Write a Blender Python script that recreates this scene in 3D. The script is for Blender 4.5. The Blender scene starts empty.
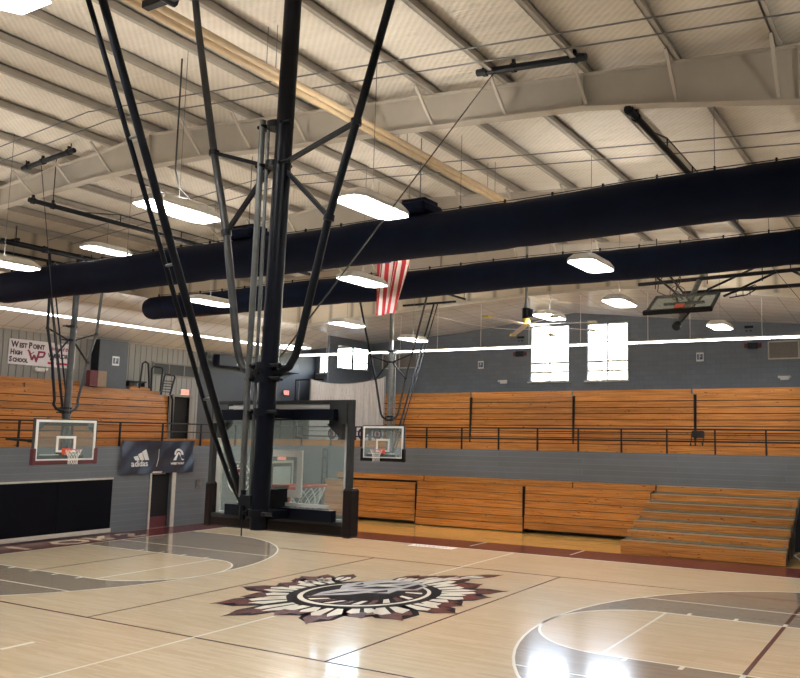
import bpy, math, random
from mathutils import Vector, Matrix
random.seed(7)
scene = bpy.context.scene
C = scene.collection
PI = math.pi

# ------------------------------------------------------------------ mesh builder
class MB:
    def __init__(s): s.v = []; s.f = []; s.sm = []
    def add(s, vs, fs, smooth=False):
        n = len(s.v); s.v += [tuple(v) for v in vs]
        s.f += [tuple(i + n for i in f) for f in fs]; s.sm += [smooth] * len(fs)
        return s
    def box(s, x0, x1, y0, y1, z0, z1):
        vs = [(x, y, z) for x in (x0, x1) for y in (y0, y1) for z in (z0, z1)]
        return s.add(vs, [(0,1,3,2),(4,6,7,5),(0,4,5,1),(2,3,7,6),(0,2,6,4),(1,5,7,3)])
    def bbox(s, x0, x1, y0, y1, z0, z1, b=.01):
        # box with bevelled long edges (chamfered in the two largest directions)
        xs = (x0, x0+b, x1-b, x1); ys = (y0, y0+b, y1-b, y1); zs = (z0, z0+b, z1-b, z1)
        pts = []; 
        for X, Y, Z in ((0,1,1),(1,0,1),(1,1,0)):
            for i in (0,1):
                for j in (0,1):
                    for k in (0,1):
                        def pick(a, t, m): return a[(0 if t == 0 else 1)] if m == 0 else a[(3 if t == 0 else 2)]
                        pts.append((pick(xs, X, i), pick(ys, Y, j), pick(zs, Z, k)))
        import bmesh
        bm = bmesh.new()
        for p in pts: bm.verts.new(p)
        bmesh.ops.convex_hull(bm, input=bm.verts)
        bm.verts.index_update()
        vs = [tuple(v.co) for v in bm.verts]; fs = [tuple(v.index for v in f.verts) for f in bm.faces]
        bm.free()
        return s.add(vs, fs)
    def obox(s, a, b, w, h, up=(0,0,1)):
        # beam from a to b, width w (sideways), height h (towards up)
        a = Vector(a); b = Vector(b); d = (b - a).normalized(); u = Vector(up)
        r = d.cross(u)
        if r.length < 1e-4: r = d.cross(Vector((1,0,0)))
        r.normalize(); u = r.cross(d).normalized()
        vs = [p + r * sx * w / 2 + u * sz * h / 2 for p in (a, b) for sx in (-1, 1) for sz in (-1, 1)]
        return s.add(vs, [(0,1,3,2),(4,6,7,5),(0,4,5,1),(2,3,7,6),(0,2,6,4),(1,5,7,3)])
    def tube(s, pts, r, n=10, caps=True, closed=False):
        pts = [Vector(p) for p in pts]; m = len(pts)
        rr = r if isinstance(r, (list, tuple)) else [r] * m
        rings = []; prev = None
        for i, p in enumerate(pts):
            if closed: t = pts[(i+1) % m] - pts[i-1]
            else: t = pts[min(i+1, m-1)] - pts[max(i-1, 0)]
            t.normalize()
            if prev is None:
                u = t.cross(Vector((0,0,1)))
                if u.length < .05: u = t.cross(Vector((1,0,0)))
            else: u = prev - t * prev.dot(t)
            u.normalize(); prev = u; w = t.cross(u)
            rings.append([p + (u * math.cos(2*PI*k/n) + w * math.sin(2*PI*k/n)) * rr[i] for k in range(n)])
        vs = [v for g in rings for v in g]; fs = []
        for i in range(m if closed else m - 1):
            j = (i + 1) % m
            for k in range(n):
                l = (k + 1) % n
                fs.append((i*n+k, i*n+l, j*n+l, j*n+k))
        s.add(vs, fs, True)
        if caps and not closed:
            s.add(rings[0], [tuple(range(n))]); s.add(rings[-1], [tuple(reversed(range(n)))])
        return s
    def poly(s, pts, z0, z1, flip=None):
        # prism from an XY outline between z0 and z1
        n = len(pts); vs = [(x, y, z0) for x, y in pts] + [(x, y, z1) for x, y in pts]
        fs = [tuple(reversed(range(n))), tuple(range(n, 2*n))] + [(i, (i+1) % n, n+(i+1) % n, n+i) for i in range(n)]
        if flip: vs = [flip(v) for v in vs]
        return s.add(vs, fs)
    def xf(s, fn): s.v = [tuple(fn(Vector(v))) for v in s.v]; return s
    def build(s, name, mat, parent=None, local=False, loc=None):
        off = Vector((0,0,0))
        if parent is not None and not local: off = parent['_w'] if False else wloc(parent)
        if parent is None and loc is not None: off = Vector(loc)
        me = bpy.data.meshes.new(name)
        me.from_pydata([tuple(Vector(v) - off) for v in s.v], [], s.f)
        me.polygons.foreach_set('use_smooth', s.sm)
        me.materials.append(mat); me.update()
        o = bpy.data.objects.new(name, me); C.objects.link(o)
        if parent is not None: o.parent = parent
        elif loc is not None: o.location = loc
        return o
def wloc(o):
    v = Vector(o.location)
    while o.parent is not None: o = o.parent; v = v + Vector(o.location)
    return v
def tag(o, label=None, cat=None, group=None, kind=None):
    if label: o['label'] = label
    if cat: o['category'] = cat
    if group: o['group'] = group
    if kind: o['kind'] = kind
    return o
def thing(name, loc, label, cat, group=None, rz=0):
    o = bpy.data.objects.new(name, None); o.empty_display_size = .2; C.objects.link(o)
    o.location = loc; o.rotation_euler = (0, 0, rz)
    return tag(o, label, cat, group)
def kids(o): return [c for c in bpy.data.objects if c.parent == o]
def dup(o, loc=None, rz=None, label=None, parent=None):
    c = o.copy(); C.objects.link(c)
    if parent is not None: c.parent = parent
    if loc is not None: c.location = loc
    if rz is not None: c.rotation_euler = (0, 0, rz)
    if label: c['label'] = label
    for ch in kids(o): dup(ch, parent=c)
    return c
def struct(mb, name, mat, parent=None):
    o = mb.build(name, mat, parent)
    if parent is None: o['kind'] = 'structure'
    return o
def text_mesh(name, body, size, mat, parent, fn, local=False, depth=.004, ax='LEFT', font_w=0.0, sx=1.0):
    cu = bpy.data.curves.new(name, 'FONT'); cu.body = body; cu.size = size; cu.extrude = depth
    cu.align_x = ax; cu.offset = font_w; cu.resolution_u = 2
    t = bpy.data.objects.new(name + '_tmp', cu); C.objects.link(t)
    dg = bpy.context.evaluated_depsgraph_get(); dg.update()
    me = bpy.data.meshes.new_from_object(t.evaluated_get(dg))
    off = Vector((0,0,0)) if local else wloc(parent)
    for v in me.vertices: v.co = Vector(fn(Vector((v.co.x * sx, v.co.y, v.co.z)))) - off
    bpy.data.objects.remove(t); bpy.data.curves.remove(cu)
    me.materials.clear(); me.materials.append(mat); me.update()
    o = bpy.data.objects.new(name, me); C.objects.link(o); o.parent = parent
    return o

# ------------------------------------------------------------------ materials
def new_mat(name):
    m = bpy.data.materials.new(name); m.use_nodes = True
    nt = m.node_tree; b = nt.nodes['Principled BSDF']
    return m, nt, b
def N(nt, t, **kw):
    n = nt.nodes.new(t)
    for k, v in kw.items():
        if k.startswith('i_'):
            n.inputs[k[2:].replace('_', ' ')].default_value = v
        else: setattr(n, k, v)
    return n
def L(nt, a, b): nt.links.new(a, b)
def plain(name, col, rough=.6, metal=0, var=.06, scale=6, bump=.0, spec=.5, emis=None, es=0):
    m, nt, b = new_mat(name)
    tc = N(nt, 'ShaderNodeTexCoord'); no = N(nt, 'ShaderNodeTexNoise'); no.inputs['Scale'].default_value = scale
    no.inputs['Detail'].default_value = 4
    L(nt, tc.outputs['Object'], no.inputs['Vector'])
    r = N(nt, 'ShaderNodeValToRGB'); r.color_ramp.elements[0].position = .3; r.color_ramp.elements[1].position = .7
    r.color_ramp.elements[0].color = [max(0, c * (1 - var)) for c in col] + [1]
    r.color_ramp.elements[1].color = [min(1, c * (1 + var)) for c in col] + [1]
    L(nt, no.outputs['Fac'], r.inputs['Fac']); L(nt, r.outputs['Color'], b.inputs['Base Color'])
    b.inputs['Roughness'].default_value = rough; b.inputs['Metallic'].default_value = metal
    b.inputs['Specular IOR Level'].default_value = spec
    if bump:
        bu = N(nt, 'ShaderNodeBump'); bu.inputs['Strength'].default_value = bump; bu.inputs['Distance'].default_value = .01
        L(nt, no.outputs['Fac'], bu.inputs['Height']); L(nt, bu.outputs['Normal'], b.inputs['Normal'])
    if emis:
        b.inputs['Emission Color'].default_value = list(emis) + [1]; b.inputs['Emission Strength'].default_value = es
    return m
def wood_board(name, c1, c2, axis='X', rough=.3, along=.6, across=14):
    m, nt, b = new_mat(name)
    tc = N(nt, 'ShaderNodeTexCoord'); mp = N(nt, 'ShaderNodeMapping'); oi = N(nt, 'ShaderNodeObjectInfo')
    mp.inputs['Scale'].default_value = (along, across, across) if axis == 'X' else (across, along, across)
    add = N(nt, 'ShaderNodeVectorMath', operation='ADD'); sc = N(nt, 'ShaderNodeMath', operation='MULTIPLY'); sc.inputs[1].default_value = 37
    L(nt, oi.outputs['Random'], sc.inputs[0]); L(nt, tc.outputs['Object'], add.inputs[0]); L(nt, sc.outputs[0], add.inputs[1])
    L(nt, add.outputs[0], mp.inputs['Vector'])
    no = N(nt, 'ShaderNodeTexNoise'); no.inputs['Scale'].default_value = 1.4; no.inputs['Detail'].default_value = 6; no.inputs['Distortion'].default_value = .7
    L(nt, mp.outputs[0], no.inputs['Vector'])
    r = N(nt, 'ShaderNodeValToRGB'); r.color_ramp.elements[0].position = .32; r.color_ramp.elements[1].position = .68
    r.color_ramp.elements[0].color = list(c1) + [1]; r.color_ramp.elements[1].color = list(c2) + [1]
    L(nt, no.outputs['Fac'], r.inputs['Fac'])
    # dark knots and nail marks
    mp2 = N(nt, 'ShaderNodeMapping'); mp2.inputs['Scale'].default_value = (2.2, 7, 7) if axis == 'X' else (7, 2.2, 7)
    L(nt, add.outputs[0], mp2.inputs['Vector'])
    vo = N(nt, 'ShaderNodeTexNoise'); vo.inputs['Scale'].default_value = 2.4; vo.inputs['Detail'].default_value = 2
    L(nt, mp2.outputs[0], vo.inputs['Vector'])
    r2 = N(nt, 'ShaderNodeValToRGB'); r2.color_ramp.elements[0].position = .27; r2.color_ramp.elements[1].position = .33
    r2.color_ramp.elements[0].color = (.3,.2,.15,1); r2.color_ramp.elements[1].color = (1,1,1,1)
    L(nt, vo.outputs['Fac'], r2.inputs['Fac'])
    mx = N(nt, 'ShaderNodeMix', data_type='RGBA', blend_type='MULTIPLY'); mx.inputs[0].default_value = 1
    L(nt, r.outputs['Color'], mx.inputs[6]); L(nt, r2.outputs['Color'], mx.inputs[7])
    hs = N(nt, 'ShaderNodeHueSaturation'); mr = N(nt, 'ShaderNodeMapRange'); mr.inputs['To Min'].default_value = .8; mr.inputs['To Max'].default_value = 1.2
    L(nt, oi.outputs['Random'], mr.inputs['Value']); L(nt, mr.outputs[0], hs.inputs['Value'])
    L(nt, mx.outputs[2], hs.inputs['Color']); L(nt, hs.outputs[0], b.inputs['Base Color'])
    b.inputs['Roughness'].default_value = rough
    return m
def block_wall(name, col, mort, bw=.4, bh=.2, axis='XZ', rough=.55, var=.05, msize=.012, bump=.25):
    m, nt, b = new_mat(name)
    tc = N(nt, 'ShaderNodeTexCoord'); sp = N(nt, 'ShaderNodeSeparateXYZ'); cb = N(nt, 'ShaderNodeCombineXYZ')
    L(nt, tc.outputs['Object'], sp.inputs[0])
    L(nt, sp.outputs[0 if axis == 'XZ' or axis == 'XY' else 1], cb.inputs[0]); L(nt, sp.outputs[1 if axis == 'XY' else 2], cb.inputs[1])
    br = N(nt, 'ShaderNodeTexBrick'); br.inputs['Scale'].default_value = 1; br.inputs['Brick Width'].default_value = bw
    br.inputs['Row Height'].default_value = bh; br.inputs['Mortar Size'].default_value = msize; br.inputs['Mortar Smooth'].default_value = .3
    br.inputs['Color1'].default_value = [c * (1 - var) for c in col] + [1]; br.inputs['Color2'].default_value = [c * (1 + var) for c in col] + [1]
    br.inputs['Mortar'].default_value = list(mort) + [1]
    L(nt, cb.outputs[0], br.inputs['Vector'])
    no = N(nt, 'ShaderNodeTexNoise'); no.inputs['Scale'].default_value = 1.3; no.inputs['Detail'].default_value = 5
    L(nt, tc.outputs['Object'], no.inputs['Vector'])
    mr = N(nt, 'ShaderNodeMapRange'); mr.inputs['To Min'].default_value = .88; mr.inputs['To Max'].default_value = 1.12
    L(nt, no.outputs['Fac'], mr.inputs['Value'])
    hs = N(nt, 'ShaderNodeHueSaturation'); L(nt, mr.outputs[0], hs.inputs['Value']); L(nt, br.outputs['Color'], hs.inputs['Color'])
    L(nt, hs.outputs[0], b.inputs['Base Color']); b.inputs['Roughness'].default_value = rough
    bu = N(nt, 'ShaderNodeBump', invert=True); bu.inputs['Strength'].default_value = bump; bu.inputs['Distance'].default_value = .02
    L(nt, br.outputs['Fac'], bu.inputs['Height']); L(nt, bu.outputs['Normal'], b.inputs['Normal'])
    return m
def floor_mat(name, ca, cb_, rough=.17):
    m, nt, b = new_mat(name)
    tc = N(nt, 'ShaderNodeTexCoord')
    br = N(nt, 'ShaderNodeTexBrick'); br.inputs['Scale'].default_value = 1; br.inputs['Brick Width'].default_value = .9
    br.inputs['Row Height'].default_value = .057; br.inputs['Mortar Size'].default_value = .0012; br.inputs['Bias'].default_value = 0
    br.inputs['Color1'].default_value = list(ca) + [1]; br.inputs['Color2'].default_value = list(cb_) + [1]
    br.inputs['Mortar'].default_value = [c * .6 for c in ca] + [1]
    L(nt, tc.outputs['Object'], br.inputs['Vector'])
    mp = N(nt, 'ShaderNodeMapping'); mp.inputs['Scale'].default_value = (.5, 9, 1); L(nt, tc.outputs['Object'], mp.inputs['Vector'])
    no = N(nt, 'ShaderNodeTexNoise'); no.inputs['Scale'].default_value = 1.2; no.inputs['Detail'].default_value = 5; L(nt, mp.outputs[0], no.inputs['Vector'])
    mr = N(nt, 'ShaderNodeMapRange'); mr.inputs['To Min'].default_value = .86; mr.inputs['To Max'].default_value = 1.14; L(nt, no.outputs['Fac'], mr.inputs['Value'])
    hs = N(nt, 'ShaderNodeHueSaturation'); L(nt, mr.outputs[0], hs.inputs['Value']); L(nt, br.outputs['Color'], hs.inputs['Color'])
    L(nt, hs.outputs[0], b.inputs['Base Color']); b.inputs['Roughness'].default_value = rough
    b.inputs['Coat Weight'].default_value = .5; b.inputs['Coat Roughness'].default_value = .06
    mp2 = N(nt, 'ShaderNodeMapping'); mp2.inputs['Scale'].default_value = (.9, 17.5, 1); L(nt, tc.outputs['Object'], mp2.inputs['Vector'])
    n2 = N(nt, 'ShaderNodeTexNoise'); n2.inputs['Scale'].default_value = 1; n2.inputs['Detail'].default_value = 2; L(nt, mp2.outputs[0], n2.inputs['Vector'])
    bu = N(nt, 'ShaderNodeBump'); bu.inputs['Strength'].default_value = .08; bu.inputs['Distance'].default_value = .01
    L(nt, n2.outputs['Fac'], bu.inputs['Height']); L(nt, bu.outputs['Normal'], b.inputs['Normal']); L(nt, bu.outputs['Normal'], b.inputs['Coat Normal'])
    return m
def insulation_mat():
    m, nt, b = new_mat('roof_insulation')
    tc = N(nt, 'ShaderNodeTexCoord')
    w = N(nt, 'ShaderNodeTexWave', wave_type='BANDS', bands_direction='DIAGONAL'); w.inputs['Scale'].default_value = 5; w.inputs['Distortion'].default_value = .5
    L(nt, tc.outputs['Object'], w.inputs['Vector'])
    mp = N(nt, 'ShaderNodeMapping'); mp.inputs['Scale'].default_value = (.5, 2.2, 1); L(nt, tc.outputs['Object'], mp.inputs['Vector'])
    no = N(nt, 'ShaderNodeTexNoise'); no.inputs['Scale'].default_value = 1.3; no.inputs['Detail'].default_value = 4; no.inputs['Distortion'].default_value = .6
    L(nt, mp.outputs[0], no.inputs['Vector'])
    ma = N(nt, 'ShaderNodeMath', operation='MULTIPLY_ADD'); ma.inputs[1].default_value = .12
    sc = N(nt, 'ShaderNodeMath', operation='MULTIPLY'); sc.inputs[1].default_value = 2.2
    L(nt, no.outputs['Fac'], sc.inputs[0]); L(nt, w.outputs['Fac'], ma.inputs[0]); L(nt, sc.outputs[0], ma.inputs[2])
    bu = N(nt, 'ShaderNodeBump'); bu.inputs['Strength'].default_value = .55; bu.inputs['Distance'].default_value = .08
    L(nt, ma.outputs[0], bu.inputs['Height']); L(nt, bu.outputs['Normal'], b.inputs['Normal'])
    r = N(nt, 'ShaderNodeValToRGB'); r.color_ramp.elements[0].color = (.66,.61,.54,1); r.color_ramp.elements[1].color = (.85,.80,.72,1)
    mx = N(nt, 'ShaderNodeMath', operation='MULTIPLY_ADD'); mx.inputs[1].default_value = .35
    L(nt, w.outputs['Fac'], mx.inputs[0]); L(nt, no.outputs['Fac'], mx.inputs[2]); L(nt, mx.outputs[0], r.inputs['Fac'])
    L(nt, r.outputs['Color'], b.inputs['Base Color']); b.inputs['Roughness'].default_value = .45
    return m
def tile_mat():
    m, nt, b = new_mat('ceiling_tile')
    tc = N(nt, 'ShaderNodeTexCoord'); br = N(nt, 'ShaderNodeTexBrick'); br.offset = 0
    br.inputs['Scale'].default_value = 1; br.inputs['Brick Width'].default_value = 1.2; br.inputs['Row Height'].default_value = .6
    br.inputs['Mortar Size'].default_value = .013; br.inputs['Mortar'].default_value = (.42,.39,.35,1)
    br.inputs['Color1'].default_value = (.74,.71,.67,1); br.inputs['Color2'].default_value = (.80,.78,.74,1)
    L(nt, tc.outputs['Object'], br.inputs['Vector']); L(nt, br.outputs['Color'], b.inputs['Base Color']); b.inputs['Roughness'].default_value = .22; b.inputs['Specular IOR Level'].default_value = .8
    bu = N(nt, 'ShaderNodeBump', invert=True); bu.inputs['Strength'].default_value = .3; bu.inputs['Distance'].default_value = .02
    L(nt, br.outputs['Fac'], bu.inputs['Height']); L(nt, bu.outputs['Normal'], b.inputs['Normal'])
    return m
def rib_mat(name, col, period=.3, axis=1):
    m, nt, b = new_mat(name)
    tc = N(nt, 'ShaderNodeTexCoord'); sp = N(nt, 'ShaderNodeSeparateXYZ'); L(nt, tc.outputs['Object'], sp.inputs[0])
    mo = N(nt, 'ShaderNodeMath', operation='PINGPONG'); mo.inputs[1].default_value = period / 2; L(nt, sp.outputs[axis], mo.inputs[0])
    r = N(nt, 'ShaderNodeMapRange'); r.inputs['From Min'].default_value = 0; r.inputs['From Max'].default_value = period * .12; L(nt, mo.outputs[0], r.inputs['Value'])
    mx = N(nt, 'ShaderNodeMix', data_type='RGBA'); L(nt, r.outputs[0], mx.inputs[0])
    mx.inputs[6].default_value = [c * .5 for c in col] + [1]; mx.inputs[7].default_value = list(col) + [1]
    L(nt, mx.outputs[2], b.inputs['Base Color']); b.inputs['Roughness'].default_value = .5
    bu = N(nt, 'ShaderNodeBump'); bu.inputs['Strength'].default_value = .8; bu.inputs['Distance'].default_value = .03
    L(nt, r.outputs[0], bu.inputs['Height']); L(nt, bu.outputs['Normal'], b.inputs['Normal'])
    return m
def glass_mat(name, tint=(.9,1,.97), a=.93, rough=.02, haze=0):
    # clear pane: mostly passes light straight through, with a glossy film on top
    m = bpy.data.materials.new(name); m.use_nodes = True; nt = m.node_tree
    for n in list(nt.nodes): nt.nodes.remove(n)
    out = N(nt, 'ShaderNodeOutputMaterial'); tr = N(nt, 'ShaderNodeBsdfTransparent'); gl = N(nt, 'ShaderNodeBsdfGlossy'); mx = N(nt, 'ShaderNodeMixShader')
    tr.inputs[0].default_value = [t * a for t in tint] + [1]; gl.inputs['Roughness'].default_value = rough
    fr = N(nt, 'ShaderNodeFresnel'); fr.inputs[0].default_value = 1.35
    no = N(nt, 'ShaderNodeTexNoise'); no.inputs['Scale'].default_value = 3; tc = N(nt, 'ShaderNodeTexCoord'); L(nt, tc.outputs['Object'], no.inputs['Vector'])
    mr = N(nt, 'ShaderNodeMapRange'); mr.inputs['To Min'].default_value = .8; mr.inputs['To Max'].default_value = 1.3; L(nt, no.outputs['Fac'], mr.inputs['Value'])
    mu = N(nt, 'ShaderNodeMath', operation='MULTIPLY'); L(nt, fr.outputs[0], mu.inputs[0]); L(nt, mr.outputs[0], mu.inputs[1])
    ge = N(nt, 'ShaderNodeNewGeometry'); iv = N(nt, 'ShaderNodeMath', operation='SUBTRACT'); iv.inputs[0].default_value = 1; L(nt, ge.outputs['Backfacing'], iv.inputs[1])
    m4 = N(nt, 'ShaderNodeMath', operation='MULTIPLY'); L(nt, mu.outputs[0], m4.inputs[0]); L(nt, iv.outputs[0], m4.inputs[1]); L(nt, m4.outputs[0], mx.inputs[0])
    if haze:
        df = N(nt, 'ShaderNodeBsdfDiffuse'); tl = N(nt, 'ShaderNodeBsdfTranslucent'); m2 = N(nt, 'ShaderNodeMixShader'); m3 = N(nt, 'ShaderNodeMixShader')
        df.inputs[0].default_value = (.75,.85,.88,1); tl.inputs[0].default_value = (.75,.85,.88,1); m2.inputs[0].default_value = .5; m3.inputs[0].default_value = haze
        L(nt, df.outputs[0], m2.inputs[1]); L(nt, tl.outputs[0], m2.inputs[2]); L(nt, tr.outputs[0], m3.inputs[1]); L(nt, m2.outputs[0], m3.inputs[2]); L(nt, m3.outputs[0], mx.inputs[1])
    else: L(nt, tr.outputs[0], mx.inputs[1])
    L(nt, gl.outputs[0], mx.inputs[2]); L(nt, mx.outputs[0], out.inputs[0])
    return m

M = {}
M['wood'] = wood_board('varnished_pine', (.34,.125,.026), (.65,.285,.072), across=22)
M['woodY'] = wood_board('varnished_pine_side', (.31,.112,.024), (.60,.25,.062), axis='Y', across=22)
M['floor'] = floor_mat('maple_floor', (.67,.545,.37), (.75,.615,.44), .19)
M['floor_edge'] = floor_mat('amber_maple_floor', (.76,.43,.12), (.84,.52,.17))
M['stain'] = floor_mat('grey_stained_maple', (.29,.245,.19), (.34,.29,.23), .19)
M['maroon_paint'] = plain('maroon_floor_paint', (.10,.018,.022), .25, var=.1, spec=.45)
M['white_paint'] = plain('white_floor_paint', (.8,.78,.68), .22, var=.03)
M['black_paint'] = plain('black_floor_paint', (.006,.005,.007), .5, spec=.04)
M['grey_paint'] = plain('grey_floor_paint', (.52,.53,.56), .2, var=.1, scale=3)
M['lower_wall'] = block_wall('grey_painted_block', (.145,.165,.19), (.20,.225,.255), bw=7.3, bump=.15, msize=.008)  # joint lines lightened: sheen along the courses put into the colour
M['lower_wallY'] = block_wall('grey_painted_block_side', (.15,.168,.19), (.20,.22,.245), axis='YZ', bw=6.1, bump=.15, msize=.008)  # same painted sheen in the joint colour
M['far_wall'] = block_wall('slate_painted_block', (.165,.193,.235), (.14,.165,.2), bump=.12, msize=.009)
M['far_wallY'] = block_wall('slate_painted_block_side', (.165,.193,.235), (.14,.165,.2), axis='YZ', bump=.12, msize=.009)
M['rib'] = rib_mat('ribbed_metal_wall', (.27,.26,.245), .26)
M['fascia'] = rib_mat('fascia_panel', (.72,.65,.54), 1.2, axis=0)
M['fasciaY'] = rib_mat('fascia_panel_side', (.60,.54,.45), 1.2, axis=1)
M['insul'] = insulation_mat(); M['tile'] = tile_mat()
M['steel'] = plain('beige_painted_steel', (.54,.50,.445), .5, var=.05, scale=2)
M['purlin'] = plain('grey_beige_purlin', (.45,.42,.375), .5, var=.08, scale=2)
M['pipe'] = plain('cream_pipe', (.74,.58,.38), .35)
M['duct'] = plain('navy_fabric_duct', (.004,.009,.030), .7, var=.2, scale=1.5, bump=.3, spec=.15)
M['black'] = plain('black_steel', (.008,.010,.016), .4, var=.2, spec=.3)
M['mast'] = plain('navy_black_powder_coat', (.004,.006,.014), .38, var=.2, spec=.3)
M['gsteel'] = plain('dull_grey_steel', (.22,.23,.235), .35, metal=.5, var=.2)
M['dgrey'] = plain('dark_grey_plastic', (.045,.048,.052), .5)
M['pad'] = plain('dark_brown_pad', (.020,.012,.012), .5, spec=.3)
M['maroonpad'] = plain('maroon_pad', (.10,.02,.028), .5)
M['bpad'] = plain('black_pad', (.007,.007,.009), .55, spec=.2)
M['white'] = plain('white_enamel', (.8,.8,.78), .4, var=.02)
M['alu'] = plain('brushed_aluminium', (.6,.62,.62), .35, metal=.8, var=.05)
M['net'] = plain('white_net_cord', (.85,.83,.8), .8, var=.03)
M['orange'] = plain('orange_rim', (.75,.10,.035), .35)
M['glass'] = glass_mat('backboard_glass', (.90,.97,.96), .93, haze=.14)
M['win'] = glass_mat('window_glass', (.97,1,1), .97)
M['mirror'] = plain('pale_door_panel', (.55,.62,.62), .25)
M['chair'] = plain('black_chair_metal', (.012,.012,.014), .35)
M['black_mat'] = plain('black_vinyl_mat', (.004,.004,.007), .7, spec=.1)
M['olive_grey'] = plain('grey_green_board', (.17,.17,.135), .5)
M['nosing'] = plain('pale_seat_edge', (.42,.37,.28), .4)
M['chase'] = plain('slate_painted_panel', (.10,.115,.14), .6)
M['side_tube'] = plain('worn_dark_steel', (.05,.052,.055), .35, var=.25)
M['dark_ring'] = plain('dark_red_rim', (.12,.03,.03), .4)
M['banner_navy'] = plain('navy_vinyl', (.035,.045,.075), .3, var=.25, scale=1.5)
M['banner_white'] = plain('white_banner_vinyl', (.74,.68,.72), .45, var=.03)
M['ink'] = plain('dark_ink', (.05,.035,.05), .6)
M['maroon'] = plain('maroon_ink', (.25,.03,.07), .6)
M['red'] = plain('flag_red', (.5,.03,.04), .7); M['fwhite'] = plain('flag_white', (.78,.72,.7), .7); M['fblue'] = plain('flag_blue', (.03,.04,.16), .7)
M['curtain'] = plain('pale_grey_curtain', (.60,.57,.56), .8, var=.05)
M['sign_blue'] = plain('blue_sign', (.06,.13,.26), .5)
M['navy_box'] = plain('navy_panel', (.015,.022,.05), .5)
M['darkgrey_wall'] = plain('charcoal_painted_wall', (.055,.062,.075), .6, var=.08, scale=1)
M['olive'] = plain('olive_panel', (.07,.07,.06), .6)
M['tan'] = plain('tan_board', (.30,.22,.15), .6); M['bmaroon'] = plain('maroon_board', (.13,.03,.04), .6)
M['dark'] = plain('dark_doorway', (.006,.006,.008), .8)
M['louver'] = plain('grey_louver', (.22,.2,.18), .5)
M['yellow'] = plain('yellow_plastic', (.75,.6,.12), .4)
M['tan_tip'] = plain('tan_blade_tip', (.42,.36,.24), .5)
M['exit'] = plain('exit_sign_face', (.8,.25,.2), .5, emis=(1,.25,.18), es=.45)
M['lamp'] = plain('lamp_diffuser', (.9,.9,.9), .5, emis=(1,.975,.93), es=15)
M['lamp_up'] = plain('uplight_added_glow', (.9,.9,.9), .5, emis=(1,.93,.82), es=16)  # added glow for the lamp tops, brightens the ceiling
M['strip'] = plain('strip_diffuser', (.9,.9,.9), .5, emis=(1,.97,.92), es=5.5)
M['plank_cream'] = plain('cream_trim', (.6,.57,.5), .5)

# ------------------------------------------------------------------ camera
P = Vector((11.77317, -14.71241, 3.61522)); yaw, pitch, roll, F = .488518, .1087271, .0127792, 794.7757
cxo, cyo = 114.1325, 10.1614
f = Vector((-math.sin(yaw)*math.cos(pitch), math.cos(yaw)*math.cos(pitch), math.sin(pitch)))
r = Vector((math.cos(yaw), math.sin(yaw), 0)); u = r.cross(f)
r2 = math.cos(roll)*r + math.sin(roll)*u; u2 = -math.sin(roll)*r + math.cos(roll)*u
cam = bpy.data.cameras.new('camera'); co = bpy.data.objects.new('camera', cam); C.objects.link(co)
co.matrix_world = Matrix(((r2.x,u2.x,-f.x,P.x),(r2.y,u2.y,-f.y,P.y),(r2.z,u2.z,-f.z,P.z),(0,0,0,1)))
cam.sensor_fit = 'HORIZONTAL'; cam.sensor_width = 36; cam.lens = F / 800 * 36
cam.shift_x = -cxo / 800; cam.shift_y = cyo / 800; cam.clip_start = .05; cam.clip_end = 500
scene.camera = co

# ------------------------------------------------------------------ world
w = bpy.data.worlds.new('sky'); scene.world = w; w.use_nodes = True; nt = w.node_tree
bg = nt.nodes['Background']; sky = nt.nodes.new('ShaderNodeTexSky'); sky.sky_type = 'NISHITA'
sky.sun_disc = False; sky.sun_elevation = math.radians(42); sky.sun_rotation = math.radians(10); sky.air_density = 1.2; sky.dust_density = 2
nt.links.new(sky.outputs[0], bg.inputs[0]); bg.inputs[1].default_value = 1.25
sc_v = scene.view_settings; sc_v.view_transform = 'Standard'; sc_v.look = 'None'; sc_v.gamma = 1; sc_v.exposure = 1.5; sc_v.use_curve_mapping = False
scene.display_settings.display_device = 'sRGB'

# ------------------------------------------------------------------ room shell
XL, XR, YN, YF = -17.0, 17.0, -17.0, 17.2
GX, GY = -14.3, 13.0           # lower walls under the balconies
floor = MB().box(XL, XR, YN, YF, -.2, 0).build('floor', M['floor']); floor['kind'] = 'structure'
Z = .0015
def flat(name, polys, mat, z=Z, th=.0012):
    mb = MB()
    for p in polys: mb.poly(p, z - th, z)
    return mb.build(name, mat, floor)
def rect(x0, x1, y0, y1): return [(x0,y0),(x1,y0),(x1,y1),(x0,y1)]
HL = 12.43; HX = HL - 1.6; FT = HL - 5.79; R3 = 6.02
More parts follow.
